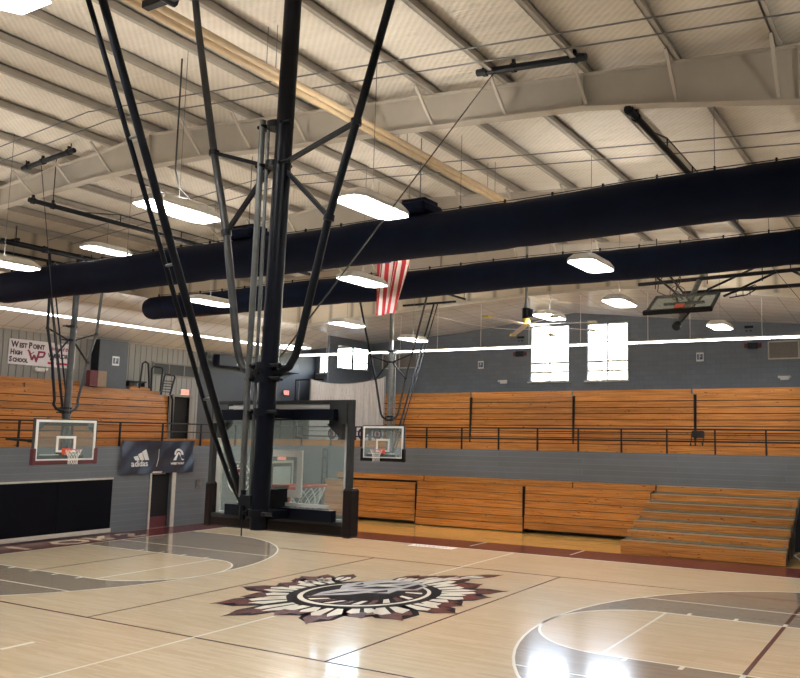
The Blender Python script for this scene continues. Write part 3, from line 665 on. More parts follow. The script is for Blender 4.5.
# ------------------------------------------------------------------ basketball goals
def make_goal(label, hz, boardpad, vk=1.0, lean=0.0, mx=.12, mmat='mast', yb0=None):
    t = thing('basketball_goal', (0,0,0), label, 'basketball goal', 'ceiling hung basketball goals')
    def Bd(mb, name, mat, p=t): return mb.build(name, mat, p, local=True)
    W, z0, z1 = .93, 2.70, 3.915
    bb = Bd(MB().box(-W+.02, W-.02, -.006, .006, z0+.02, z1-.02), 'backboard', M['glass'])
    fr = MB(); e = .07
    for (xa, xb, za, zb) in ((-W,W,z0,z0+e),(-W,W,z1-e,z1),(-W,-W+e,z0+e,z1-e),(W-e,W,z0+e,z1-e)): fr.box(xa, xb, -.012, .016, za, zb)
    Bd(fr, 'board_border', M['white'], bb)
    sq = MB(); sx, sz0, sz1 = .305, 2.96, 3.44
    for (xa, xb, za, zb) in ((-sx,sx,sz0,sz0+e),(-sx,sx,sz1-e,sz1),(-sx,-sx+e,sz0+e,sz1-e),(sx-e,sx,sz0+e,sz1-e)): sq.box(xa, xb, -.009, .012, za, zb)
    Bd(sq, 'target_square', M['white'], bb)
    bk = MB().box(-W-.05, W+.05, -.07, -.014, z1-.0, z1+.035).box(-W-.05, -W+.0, -.07, -.014, z0, z1).box(W-.0, W+.05, -.07, -.014, z0, z1).box(-W, W, -.07, -.014, z0-.01, z0+.05)
    Bd(bk, 'back_frame', M['dgrey'], t)
    for s in (-1, 1):
        Bd(MB().box(s*(W-.11)-.11, s*(W-.11)+.11, -.085, -.015, z1-.2, z1-.0), 'corner_plate', M['gsteel'] if s < 0 else M['dgrey'])
        Bd(MB().add([(s*(W-.26),-.03,z1-.2),(s*(W-.06),-.03,z1-.2),(s*(W-.06),-.03,z1-.36),(s*(W-.26),-.08,z1-.2),(s*(W-.06),-.08,z1-.2),(s*(W-.06),-.08,z1-.36)],[(0,1,2),(5,4,3),(0,3,4,1),(1,4,5,2),(2,5,3,0)]), 'gusset', M['dgrey'])
    pd = MB()
    pd.bbox(-W-.07, W+.07, -.075, .06, z0-.09, z0+.03, .02)
    for s in (-1, 1): pd.bbox(min(s*(W-.03), s*(W+.08)), max(s*(W-.03), s*(W+.08)), -.085, .062, z0-.095, z0+.38, .02)
    Bd(pd, 'edge_pad', boardpad)
    # rim
    rim = Bd(MB().tube([(.229*math.cos(a), .38+.229*math.sin(a), 3.05) for a in [2*PI*i/32 for i in range(32)]], .011, 8, closed=True)
        .box(-.09, .09, .012, .16, 3.0, 3.06).box(-.12, .12, .012, .035, 2.9, 3.08), 'rim', M['orange'])
    net = MB(); rows = 6; m_ = 12
    for lv in range(rows):
        for i in range(m_):
            r0 = .225 - .1*min(1, lv/3.2) ; r1 = .225 - .1*min(1, (lv+1)/3.2)
            z_0 = 3.04 - lv*.07; z_1 = z_0 - .07
            for s in (0, 1):
                a0 = 2*PI*(i + .5*(lv % 2))/m_; a1 = a0 + (PI/m_ if s else -PI/m_)
                net.tube([(r0*math.cos(a0), .38+r0*math.sin(a0), z_0), (r1*math.cos(a1), .38+r1*math.sin(a1), z_1)], .004, 4, caps=False)
    Bd(net, 'net', M['net'], rim)
    my = -.40
    mast = Bd(MB().tube([(mx, my, 2.67), (mx+.005+lean, my, hz+.1)], .088, 20), 'mast', M[mmat])
    # brackets from mast to board
    for zc, xa, xb in ((3.80, -.82, .82), (2.81, -.62, .83)):
        Bd(MB().box(xa, xb, -.15, -.075, zc-.055, zc+.055).box(mx-.14, mx+.14, my+.05, -.14, zc-.04, zc+.04), 'support_bar', M['mast'])
        Bd(MB().box(xa+.1, xb-.1, -.076, -.06, zc+.065, zc+.1), 'label_plate', M['white'])
    Bd(MB().box(.0, .16, -.22, -.05, 2.86, 3.05), 'rim_mount', M['bpad'])
    for zc in (2.83, 3.82, 4.15, 4.28, 6.36, 6.78):
        col = MB().tube([(mx, my, zc-.035), (mx, my, zc+.035)], .105, 20).box(mx-.17, mx+.17, my-.02, my+.02, zc-.03, zc+.03)
        col.tube([(mx+.1, my-.06, zc), (mx+.24, my-.06, zc)], .02, 8).tube([(mx-.1, my-.06, zc), (mx-.21, my-.06, zc)], .02, 8)
        col.tube([(mx+.12, my-.1, zc), (mx+.12, my+.1, zc)], .016, 6).tube([(mx-.12, my-.1, zc), (mx-.12, my+.1, zc)], .016, 6)
        Bd(col, 'collar_clamp', M['black'])
    v8 = .8 if vk < 1 else 1
    # V side braces, bent in to the collar
    for s in (-1, 1):
        pts = [(mx+s*.08, my, 4.20), (mx+s*.2, my, 4.21), (mx+s*.31, my, 4.27), (mx+s*.385, my, 4.38), (mx+s*.43*(.85 if vk<1 else 1), my, 4.52), (mx+lean*.25+s*.70*v8, my, 5.72), (mx+lean*.4+s*.98*v8, my, 6.64), (mx+lean*.8+s*1.42*vk, my, 8.2), (mx+lean+s*(1.42+.27*(hz-8.2))*vk, my, hz)]
        Bd(MB().tube(pts, .04, 12), 'side_brace', M['side_tube'] if s < 0 else M['black'])
        Bd(MB().obox((mx+s*.09, my, 6.36), (mx+lean*.4+s*.97*v8, my, 6.64), .04, .04).tube([(mx+lean*.4+s*.98*v8,my,6.61),(mx+lean*.4+s*.98*v8,my,6.67)], .055, 10), 'cross_brace', M['black'])
        Bd(MB().obox((mx+s*.09, my, 6.34), (mx+lean*.25+s*.71*v8, my, 5.72), .04, .04).tube([(mx+lean*.25+s*.7*v8,my,5.69),(mx+lean*.25+s*.71*v8,my,5.75)], .055, 10), 'cross_brace', M['black'])
    # height actuator beside the mast
    Bd(MB().tube([(mx-.19, my-.06, 2.98), (mx-.15, my-.06, 6.85)], .032, 12).tube([(mx-.115, my-.02, 2.98), (mx-.105, my-.02, 6.85)], .018, 8), 'actuator_tube', M['gsteel'])
    Bd(MB().tube([(mx-.17, my-.06, 2.76), (mx-.17, my-.06, 3.05)], .03, 10).tube([(mx-.17,my-.06,2.6),(mx-.17,my-.06,2.76)],.007,6).box(mx-.2,mx-.04,my-.09,my-.03,2.9,3.0), 'actuator_foot', M['black'])
    ybk = yb0 or -.29 - (hz-2.98)/2.36
    kb = (-.29-ybk)/(hz-2.98); BY = lambda z_: -.29-(z_-2.98)*kb
    # fold back brace: thick and thin tubes
    Bd(MB().tube([(-.22, -.27, 2.95), (-.24, -.31, 3.02), (-.24, BY(5.18), 5.18), (-.24, ybk, hz)], .038, 12), 'back_brace', M['black'])
    Bd(MB().tube([(-.25, -.27, 2.9), (-.39, -.30, 3.12), (-.39, BY(3.61), 3.61), (-.39, BY(5.17), 5.17), (-.41, ybk-.02, hz)], .024, 10), 'back_brace', M['black'])
    for q, z_ in ((.30, 3.95), (.6, 5.2), (.85, 6.3)):
        Bd(MB().tube([(-.24, BY(z_), z_), (-.39, BY(z_), z_-.01)], .016, 8), 'brace_link', M['gsteel'])
    # header rails at the roof
    Bd(MB().obox((-2.1, my, hz+.05), (2.1, my, hz+.05), .09, .09), 'header_rail', M['black'])
    Bd(MB().obox((-1.3, ybk, hz+.05), (1.3, ybk, hz+.05), .08, .08), 'header_rail', M['black'])
    for x_ in (-1.7, 1.7): Bd(MB().obox((x_, ybk-.08, hz+.13), (x_, -.25, hz+.13), .07, .07).tube([(x_,my-.1,hz+.05),(x_,my+.1,hz+.05)],.07,8), 'header_strut', M['black'])
    for x_ in (-1.7, 1.7):
        for y_ in (ybk, -.4): Bd(MB().tube([(x_, y_, hz+.1), (x_, y_, 9.5)], .014, 6), 'hanger_rod', M['black'])
    return t
g1 = make_goal('large ceiling-hung glass backboard seen from behind, with its thick dark mast', 8.62, M['pad'], 1.0, .15, .14)
g1.location = (5.70, -8.45, 0)
# school crest decal on the glass of the near board
def disc(mb, cx, cz, r_, y0, y1, n=28): mb.add([(cx+r_*math.cos(2*PI*i/n), y0, cz+r_*math.sin(2*PI*i/n)) for i in range(n)] + [(cx+r_*math.cos(2*PI*i/n), y1, cz+r_*math.sin(2*PI*i/n)) for i in range(n)], [tuple(range(n)), tuple(reversed(range(n,2*n)))] + [(i,n+i,n+(i+1)%n,(i+1)%n) for i in range(n)])
def ringxz(mb, cx, cz, ro, ri, y, n=36):
    vs = []; fs = []
    for i in range(n):
        a = 2*PI*i/n
        for R_ in (ro, ri):
            vs += [(cx+R_*math.cos(a), y-.001, cz+R_*math.sin(a)), (cx+R_*math.cos(a), y+.001, cz+R_*math.sin(a))]
    for i in range(n):
        a = 4*i; b = 4*((i+1) % n); fs += [(a, b, b+2, a+2), (a+1, a+3, b+3, b+1), (a, a+1, b+1, b), (a+2, b+2, b+3, a+3)]
    mb.add(vs, fs)
cr = MB(); ringxz(cr, -.58, 3.13, .175, .16, -.009); ringxz(cr, -.58, 3.13, .105, .095, -.009)
crest = cr.build('crest_decal', M['white'], g1, local=True)
mb = MB(); ringxz(mb, -.58, 3.13, .095, .055, -.009); mb.build('crest_ring', M['maroon'], crest, local=True)
mb = MB(); 
for i in range(14):
    a = 2*PI*i/14; mb.box(-.58+.132*math.cos(a)-.009, -.58+.132*math.cos(a)+.009, -.0095, -.0085, 3.13+.132*math.sin(a)-.012, 3.13+.132*math.sin(a)+.012)
mb.poly([(0,0),(.05,.01),(.06,.06),(.02,.08),(-.03,.07),(-.05,.03),(-.04,-.03),(.0,-.07),(.04,-.05)], 0, .001, lambda v: (-.58+v[0], -.009+v[2], 3.13+v[1]))
mb.build('crest_lettering', M['white'], crest, local=True)

def goal_copy(loc, rz, label, hz=8.95):
    t = make_goal(label, hz, M['maroonpad'] if rz else M['bpad'], *((.6, -.1, -.17, 'side_tube', -2.0) if rz < 0 else (1.0, 0.0, .04, 'gsteel'))); t.location = loc; t.rotation_euler = (0,0,rz); return t
g2 = goal_copy((-11.2, .12, 0), -PI/2, 'glass backboard with maroon pad in front of the left bleachers')
g3 = goal_copy((-6.58, 9.45, 0), PI, 'glass backboard with black pad in front of the far gray wall')
for o in kids(g3):
    if o.name.startswith('edge_pad'): o.data.materials[0] = M['bpad']
for o in kids(g3) + kids(g2):
    if o.name.startswith('mast'): pass

# folded goal: board swung up under the roof
t = thing('folded_basketball_goal', (5.5, 9.3, 8.8), 'folded-up glass backboard hanging flat under the ceiling at right', 'basketball goal')
rotx = Matrix.Rotation(-math.radians(58.5), 3, 'X')
def FB(v):   # local board coords (x, y out of the face towards -Y, z up from bottom edge) to the folded pose
    q = rotx @ Vector((v.x, -v.y, v.z)); return Vector((5.42, 7.02, 7.2)) + q
W = .95; bb = MB().box(-W, W, -.006, .006, .03, 1.2).xf(FB).build('backboard', M['glass'], t)
fr = MB(); e = .045
for (xa, xb, za, zb) in ((-W,W,0,e),(-W,W,1.22-e,1.22),(-W,-W+e,e,1.22-e),(W-e,W,e,1.22-e)): fr.box(xa, xb, -.012, .012, za, zb)
fr.xf(FB).build('board_border', M['dgrey'], bb)
fr = MB().box(-W-.02, W+.02, -.07, -.013, -.02, .06).box(-W-.02, -W+.05, -.07, -.013, 0, 1.22).box(W-.05, W+.02, -.07, -.013, 0, 1.22).box(-W, W, -.07, -.013, 1.17, 1.24)
fr.xf(FB).build('back_frame', M['black'], t)
MB().bbox(-W-.05, W+.05, -.07, .06, -.1, .03, .02).xf(FB).build('edge_pad', M['bpad'], t)
MB().box(-.13, .13, -.09, .04, .10, .40).xf(FB).build('rim_bracket', M['orange'], t)
rm = MB().tube([(.229*math.cos(a), .38+.229*math.sin(a), .33) for a in [2*PI*i/28 for i in range(28)]], .011, 8, closed=True).xf(FB)
rm.build('rim', M['dark_ring'], t)
MB().tube([FB(Vector((0,-.35,-.28))), FB(Vector((0,-.35,.9))), (5.52, 8.9, 8.3), (5.55, 9.9, 8.95)], .085, 16).build('mast', M['gsteel'], t)
MB().tube([FB(Vector((0,-.35,-.36))), FB(Vector((0,-.35,-.22)))], .12, 16).tube([FB(Vector((.1,-.3,-.2))), FB(Vector((.35,-.08,.05)))], .025, 8).build('actuator', M['black'], t)
MB().tube([FB(Vector((0,-.35,.55))), FB(Vector((0,-.35,.7)))], .13, 12).obox(FB(Vector((-.6,-.1,.75))), FB(Vector((.6,-.1,.75))), .06, .08).build('collar_clamp', M['black'], t)
for s in (-1, 1):
    MB().tube([FB(Vector((s*.1,-.35,.6))), (5.5+s*.5, 8.2, 7.95), (5.5+s*1.5, 9.6, 8.75), (5.5+s*1.7,10.1,9.0)], .035, 10).build('side_brace', M['black'], t)
for (a, b, rr_) in (((3.6,9,8.42),(10.5,9,8.52),.06), ((4.9,9.4,8.12),(10.5,9.0,8.02),.06), ((6.4,8.4,7.75),(7.9,9.0,8.5),.035), ((4.35,8.6,8.5),(5.2,8.3,7.75),.03), ((4.2,9.4,9.1),(5.6,7.9,7.5),.03), ((8.2,9,8.5),(8.9,9,8.05),.04)):
    MB().tube([a, b], rr_, 10).build('header_rail', M['black'], t)
tr = MB()
pts = [(6.5,8.7,7.75),(7.0,8.7,7.8),(7.35,8.7,7.98),(7.25,8.7,8.08),(6.6,8.7,7.88)]
tr.tube(pts, .018, 8)
for q in (6.7, 6.9, 7.1): tr.tube([(q,8.7,7.78),(q,8.7,7.9+.3*(q-6.6))], .012, 6)
tr.build('truss_link', M['black'], t)
for k_, (x_, dx) in enumerate(((4.75, -.3), (4.95, .2), (5.2,-.15))):
    MB().tube([(x_, 8.6, 8.75), (x_+dx, 8.4, 8.35), (x_+dx*.7, 8.0, 7.95), (x_+.15, 7.6, 7.75)], .015, 8).build('hose', M['black'], t)
for x_, y_ in ((4.2,9.0),(8.2,9.0),(5.55,9.9),(3.8,10.1),(7.2,10.1)):
    MB().tube([(x_, y_, 8.45), (x_, y_, roofz(x_)-.15)], .016, 6).build('hanger_rod', M['black'], t)

# black mounting pipes and rails clamped under the roof
def rail(name, a, b, r_, label, truss=False, clamps=()):
    o = MB().tube([a, b], r_, 12); A_ = Vector(a); B_ = Vector(b)
    o = o.build(name, M['black'], None, loc=tuple(A_)); tag(o, label, 'steel rail')
    for q in clamps:
        p = A_.lerp(B_, q); d_ = (B_-A_).normalized()*.04
        MB().tube([p-d_, p+d_], r_+.02, 10).box(p.x-.025, p.x+.025, p.y-.025, p.y+.025, p.z, p.z+.14).build('clamp', M['black'], o)
    if truss:
        T = MB(); tt = [A_.lerp(B_, q) for q in (.12,.25,.45,.65,.85,.95)]; pts = [tt[0]] + [p + Vector((0,0,.24)) for p in tt[1:5]] + [tt[5]]
        T.tube(pts, .014, 6)
        for p in tt[1:5]: T.tube([p, p + Vector((0,0,.24))], .014, 6)
        T.build('truss_rod', M['black'], o)
    for q in (.06, .94):
        p = A_.lerp(B_, q); MB().tube([p, (p.x, p.y, roofz(p.x)-.1)], .012, 6).build('hanger_rod', M['black'], o)
    return o
rail('mounting_rail', (5.1, -3.62, 9.74), (7.1, -3.62, 9.59), .06, 'short black pipe clamped under the purlins at top centre', clamps=(.08,.35,.9))
rail('mounting_rail', (-7.95, -3.6, 10.03), (-5.95, -3.6, 10.18), .06, 'short black pipe clamped under the purlins at upper left', clamps=(.1,.4,.9))
rail('mounting_rail', (7.58, -3.05, 8.87), (7.58, 5.5, 8.87), .06, 'long black trussed rail running back from the near rafter at right', truss=True, clamps=(.01,.05))
rail('mounting_rail', (-6.98, -3.95, 9.02), (-6.98, 5.6, 9.02), .06, 'long black trussed rail running back from the near rafter at left', truss=True, clamps=(.01,.06))
rail('mounting_rail', (-12.3, -3.4, 9.1), (-12.3, 4.5, 9.1), .05, 'black rail at the left edge, upper of the pair above the front duct', clamps=(.4,.7))
rail('mounting_rail', (-10.9, -3.2, 8.78), (-10.9, 3.6, 8.78), .05, 'black rail at the left edge, lower of the pair above the front duct', clamps=(.3,.6))
# steel cables
for pts, lb in (([(5.43,-3.62,9.68),(5.9,-8.8,4.3)], 'thin steel cable slanting from the top centre pipe to the near goal mast'),
                ([(-7.2,-3.6,10.0),(-11.4,-.1,5.0)], 'thin steel cable slanting down at the upper left edge'),
                ([(7.29,6,9.25),(11.2,6.0,3.9)], 'thin steel cable slanting down at the right edge'),
                ([(-8.3,-4.3,10.1),(-8.1,-4.3,7.3)], 'dark vertical cable hanging at the left edge above the lamp')):
    o = MB().tube(pts, .009, 6).build('steel_cable', M['dgrey'], None, loc=pts[0]); tag(o, lb, 'cable')
o = MB().tube([(.62,-5.95,9.95),(.62,-5.95,8.0),(.66,-5.9,7.7),(.72,-5.7,7.55),(.7,-6.1,7.5),(.5,-6.5,7.62)], .014, 8).build('drop_cord', M['dgrey'], None, loc=(.62,-5.95,9.9)); tag(o, 'dark cord dropping from the roof and curling over the left hanging light', 'cord')
for (x0_, z0_, x1_, z1_, lb) in ((-4.9, 8.4, -9.6, 9.0, 'thin cable drooping left of the ceiling fan'),):
    pts = [(-6.7+i*.55, 12.3, 8.6 - .9*math.sin(min(1, i/9)*PI/2) + .05*i*0) for i in range(10)]
    o = MB().tube(pts, .012, 6).build('drooping_cable', M['white'], None, loc=pts[0]); tag(o, lb, 'cable')

# ------------------------------------------------------------------ ceiling fan
FX, FY, FZ = .75, 6.8, 7.02
t = thing('ceiling_fan', (FX, FY, FZ), 'large six-blade ceiling fan with pale blades and yellow tips', 'ceiling fan')
MB().tube([(FX, FY, FZ+.5), (FX, FY, roofz(FX)-.1)], .045, 12).tube([(FX,FY,FZ+.45),(FX,FY,FZ+.75)], [.1,.045], 12).build('down_rod', M['gsteel'], t)
MB().tube([(FX, FY, FZ+.18), (FX, FY, FZ+.5)], .13, 16).tube([(FX+.14,FY,FZ+.22),(FX+.14,FY,FZ+.46)], .09, 12).build('motor', M['black'], t)
MB().tube([(FX, FY, FZ-.02), (FX, FY, FZ+.2)], [.16,.1], 16).build('hub', M['yellow'], t)
for i, (dx, dy) in enumerate(((-.1,-2.15),(-1.6,2.0),(1.6,-1.45),(-.2,2.6),(2.35,-.05),(1.7,1.75))):
    d_ = Vector((dx, dy, 0)).normalized(); Lb = 2.2; s_ = Vector((-d_.y, d_.x, 0)); c_ = Vector((FX, FY, FZ-.02))
    vs = []
    for q, wd, dz in ((.15,.05,0),(.3,.085,0),(Lb*.5,.085,-.02),(Lb,.08,-.05)):
        vs += [c_+d_*q+s_*wd+Vector((0,0,dz+.03)), c_+d_*q-s_*wd+Vector((0,0,dz)), c_+d_*q-s_*wd+Vector((0,0,dz-.015)), c_+d_*q+s_*wd+Vector((0,0,dz+.015))]
    fs = [(0,1,2,3),(12,15,14,13)]
    for k_ in range(3):
        for j in range(4): fs.append((4*k_+j, 4*k_+4+j, 4*k_+4+(j+1) % 4, 4*k_+(j+1) % 4))
    bl = MB().add(vs, fs).build('blade', M['curtain'], t)
    p = c_+d_*(Lb+.02)
    MB().obox(p-d_*.14+Vector((0,0,-.035)), p+d_*.1+Vector((0,0,-.04)), .19, .06).build('blade_tip', M['yellow'] if i < 2 else M['tan_tip'], bl)

# ------------------------------------------------------------------ bleachers
def bleacher_closed(x0, x1, yf, z0, z1, nrow, label, group, mat=None, axis='X', depth=.9, steps=(), gap=.022):
    loc = ((x0+x1)/2, yf, z0) if axis == 'X' else (yf, (x0+x1)/2, z0)
    t = thing('bleacher_bank', loc, label, 'bleacher', group)
    h = (z1-z0)/nrow; m_ = mat or M['wood']
    def B(a, b, c, d, e_, f_):
        return MB().box(a, b, c, d, e_, f_) if axis == 'X' else MB().box(yf-(d-yf), yf-(c-yf), a, b, e_, f_)
    for i in range(nrow):
        za = z0+i*h; B(x0+.01, x1-.01, yf+.012*i, yf+.03+.012*i, za+gap, za+h-gap*.45).build('riser_board', m_, t)
    B(x0+.03, x1-.03, yf+.03+.012*nrow, yf+depth, z0+.02, z1-.03).build('stacked_frame', M['black'], t)
    B(x0+.01, x1-.01, yf+.012*nrow-.02, yf+.26, z1-.006, z1+.02).build('seat_board', m_, t)
    for (a, b, dy, zz, hh) in steps:
        B(a, b, yf+dy, yf+dy+.03, zz, zz+hh).build('riser_board', m_, t)
        B(a, b, yf+dy, yf+dy+.3, zz+hh, zz+hh+.02).build('seat_board', m_, t)
    # end frames and wheels
    for x_ in (x0+.012, x1-.012): B(x_-.012, x_+.012, yf+.02, yf+depth, max(z0-.05, z0-.05), z1-.01).build('end_frame', M['black'], t)
    return t
gl = 'pulled-in wooden bleachers at floor level'
bleacher_closed(-11.9, -7.08, 12.35, .14, 1.64, 6, 'closed wooden bleacher bank on the gym floor under the far backboard', gl, depth=.34, gap=.013)
bleacher_closed(-7.04, -2.15, 12.33, .03, 1.72, 6, 'closed wooden bleacher bank on the gym floor reaching right down to the boards', gl, depth=.34, gap=.013)
bleacher_closed(-2.11, 2.86, 12.35, .14, 1.72, 6, 'closed wooden bleacher bank on the gym floor beside the opened one', gl, depth=.34, gap=.013)
for (a, b, lb) in ((-11.5,-6.94,'narrow wooden top row of the floor bleachers, left piece'),(-6.9,-.3,'narrow wooden top row of the floor bleachers, middle piece'),(-.26,2.9,'narrow wooden top row of the floor bleachers, piece next to the open bank')):
    t = thing('bleacher_top_row', ((a+b)/2, 12.9, 1.66), lb, 'bleacher', 'top rows against the gray wall')
    MB().box(a, b, 12.72, 12.75, 1.74, 1.92).build('riser_board', M['wood'], t); MB().box(a, b, 12.72, 12.99, 1.92, 1.945).build('seat_board', M['wood'], t)
    MB().box(a+.05, b-.05, 12.76, 12.97, 1.2, 1.92).build('support_frame', M['black'], t)
# opened bank
t = thing('open_bleacher_bank', (5.35, 9.35, 0), 'pulled-out stepped wooden bleacher bank on the gym floor at right', 'bleacher')
for i in range(7):
    y = 9.35+.555*i; z = .40+.255*i; xa = 2.85+.02*i; xb = 7.82-.012*i
    if i == 0:
        MB().box(xa, xb, y, y+.03, .03, .2).build('riser_board', M['wood'], t); MB().box(xa, xb, y, y+.03, .21, z-.0).build('riser_board', M['wood'], t)
    else: MB().box(xa, xb, y, y+.03, z-.195, z).build('riser_board', M['wood'], t)
    MB().box(xa, xb, y+.03, y+.27, z-.01, z+.012).build('seat_board', M['wood'], t)
    MB().box(xa, xb, y-.012, y+.035, z, z+.014).build('nosing', M['nosing'], t)
    if i: MB().box(xa, xb, y-.28, y+.06, z-.235, z-.21).build('foot_board', M['olive_grey'], t); MB().box(xa, xb, y+.06, y+.08, z-.235, z-.03).build('backing_board', M['olive_grey'], t)
    for x_ in (xa+.06, (xa+xb)/2, xb-.06):
        MB().box(x_-.025, x_+.025, y+.05, y+.1, .03, z).build('leg', M['gsteel'], t)
    MB().box(xb-.01, xb+.02, y+.02, y+.3, z-.07, z+.01).build('end_cap', M['gsteel'], t)
for x_ in (2.95, 5.3, 7.7): MB().obox((x_, 9.5, .3), (x_, 12.7, 1.75), .04, .06).build('stringer', M['gsteel'], t)
# upper far
gu = 'closed wooden bleachers on the far balcony'
for k_, (a, b, lb) in enumerate(((-10.75,-5.86,'closed wooden bleacher bank on the far balcony beside the pale curtain'),(-5.82,-1.07,'closed wooden bleacher bank on the far balcony below the left tall window'),(-1.03,3.84,'closed wooden bleacher bank on the far balcony below the right tall window'),(3.88,8.75,'closed wooden bleacher bank on the far balcony at the right edge, behind the folding chair'),(8.79,13.6,'closed wooden bleacher bank on the far balcony outside the picture'))):
    bleacher_closed(a, b, 14.5, 3.09, 5.24, 9, lb, gu, depth=1.1, steps=((a+(.0 if k_ == 0 else -.2), b-.25, .42, 5.28, .17),))
# upper left
gs = 'closed wooden bleachers on the left balcony'
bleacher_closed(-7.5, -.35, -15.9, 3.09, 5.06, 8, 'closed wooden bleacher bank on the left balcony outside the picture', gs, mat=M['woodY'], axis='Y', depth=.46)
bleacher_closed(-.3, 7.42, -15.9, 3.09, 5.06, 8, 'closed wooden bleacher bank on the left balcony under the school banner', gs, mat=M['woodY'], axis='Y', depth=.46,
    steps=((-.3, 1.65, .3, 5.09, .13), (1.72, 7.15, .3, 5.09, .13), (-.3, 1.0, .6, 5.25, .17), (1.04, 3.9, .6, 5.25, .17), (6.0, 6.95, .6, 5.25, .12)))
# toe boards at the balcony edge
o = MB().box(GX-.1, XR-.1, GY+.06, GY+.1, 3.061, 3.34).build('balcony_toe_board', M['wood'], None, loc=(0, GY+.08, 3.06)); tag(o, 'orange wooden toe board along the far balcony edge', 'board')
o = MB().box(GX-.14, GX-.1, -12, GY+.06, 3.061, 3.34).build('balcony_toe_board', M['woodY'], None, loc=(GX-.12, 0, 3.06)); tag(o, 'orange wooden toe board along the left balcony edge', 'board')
# guard rails
t = thing('guard_rail', (0, GY, 3.06), 'black metal guard rail along the far balcony', 'railing', 'balcony guard rails')
for z_, r_ in ((3.92,.028),(3.5,.03),(3.73,.014)): MB().tube([(GX, GY+.03, z_), (XR-.1, GY+.03, z_)], r_, 8).build('rail', M['black'], t)
for x_ in [-.19+1.715*k for k in range(-8, 10)]: MB().box(x_-.025, x_+.025, GY+.005, GY+.055, 3.061, 3.92).build('post', M['black'], t)
t = thing('guard_rail', (GX, 0, 3.06), 'black metal guard rail along the left balcony', 'railing', 'balcony guard rails')
for z_, r_ in ((3.92,.028),(3.6,.02)): MB().tube([(GX-.05, -12, z_), (GX-.05, GY, z_)], r_, 8).build('rail', M['black'], t)
for k_ in range(-6, 8): y_ = .55+1.8*k_; MB().box(GX-.075, GX-.025, y_-.025, y_+.025, 3.061, 3.92).build('post', M['black'], t)

# ------------------------------------------------------------------ left side items
# black wall mat with pale trim
t = thing('wall_mat', (GX+.03, -3, 0), 'large black padded wall mat with pale top trim on the left wall', 'wall mat')
for k_ in range(6): MB().bbox(GX, GX+.05, -8+k_*1.99, -8+(k_+1)*1.99-.008, .12, 1.9, .012).build('mat_panel', M['black_mat'], t)
MB().box(GX, GX+.06, -8, 3.95, 1.9, 1.96).build('top_trim', M['plank_cream'], t); MB().box(GX, GX+.07, -8, 3.95, .05, .19).build('bottom_trim', M['plank_cream'], t)
# doorway on lower left wall
d = MB().box(GX-.02, GX+.04, dY0-.06, dY0, 0, 2.1).box(GX-.02, GX+.04, dY1, dY1+.16, 0, 2.1).box(GX-.02, GX+.04, dY0-.06, dY1+.16, 2.05, 2.12).build('door_1', M['plank_cream'], None, loc=(GX, dY0, 0)); d['kind'] = 'structure'
MB().box(GX-.22, GX-.16, dY0, dY1, .02, 2.05).build('door_leaf', M['dark'], d)
MB().box(GX-.16, GX-.15, dY0+.02, dY1-.05, .02, .42).build('kick_plate', M['bmaroon'], d)
MB().box(GX-.16, GX-.12, dY0+.2, dY1-.2, 1.99, 2.03).build('door_closer', M['white'], d)
# lower corner door with lit panel, left wall
d = MB().box(GX, GX+.05, 11.45, 11.55, 0, 2.35).box(GX, GX+.05, 12.86, 12.96, 0, 2.35).box(GX, GX+.05, 11.45, 12.96, 2.27, 2.38).build('door_2', M['plank_cream'], None, loc=(GX, 10.8, 0)); d['kind'] = 'structure'
MB().box(GX, GX+.03, 11.55, 12.86, .02, 2.27).build('door_leaf', M['dgrey'], d); MB().box(GX+.03, GX+.036, 11.72, 12.8, .7, 2.12).build('door_panel', M['mirror'], d)
def exit_sign(loc, axis, label, w=.34, h=.2):
    t = thing('exit_sign', loc, label, 'exit sign', 'lit exit signs'); x, y, z = loc
    if axis == 'Y':
        MB().box(x, x+.06, y-w/2, y+w/2, z, z+h).build('housing', M['white'], t); MB().box(x+.06, x+.064, y-w/2+.02, y+w/2-.02, z+.02, z+h-.02).build('sign_face', M['exit'], t)
        text_mesh('lettering', 'EXIT', h*.75, M['white'], t, lambda v: (x+.066+v.z, y+v.x, z+h*.24+v.y), ax='CENTER', depth=.001)
exit_sign((XL, 9.0, 5.2), 'Y', 'small glowing exit sign above the dark doorway on the left balcony', .42, .24)
exit_sign((XL, 15.1, 5.5), 'Y', 'small glowing exit sign on the dark wall right of the mast', .34, .24)
exit_sign((GX, 12.2, 2.42), 'Y', 'small orange exit sign over the floor level door, seen through the glass backboard', .5, .26)
# upper door
d = MB().box(XL, XL+.05, 8.42, 8.5, 3.06, 5.15).box(XL, XL+.05, 9.3, 9.42, 3.06, 5.15).box(XL, XL+.05, 8.42, 9.42, 5.1, 5.2).build('door_3', M['louver'], None, loc=(XL, 8.5, 3.06)); d['kind'] = 'structure'
MB().box(XL-.18, XL-.12, 8.5, 9.4, 3.06, 5.15).build('door_leaf', M['dark'], d)  # near-black sheet stands in for the dark of the opening
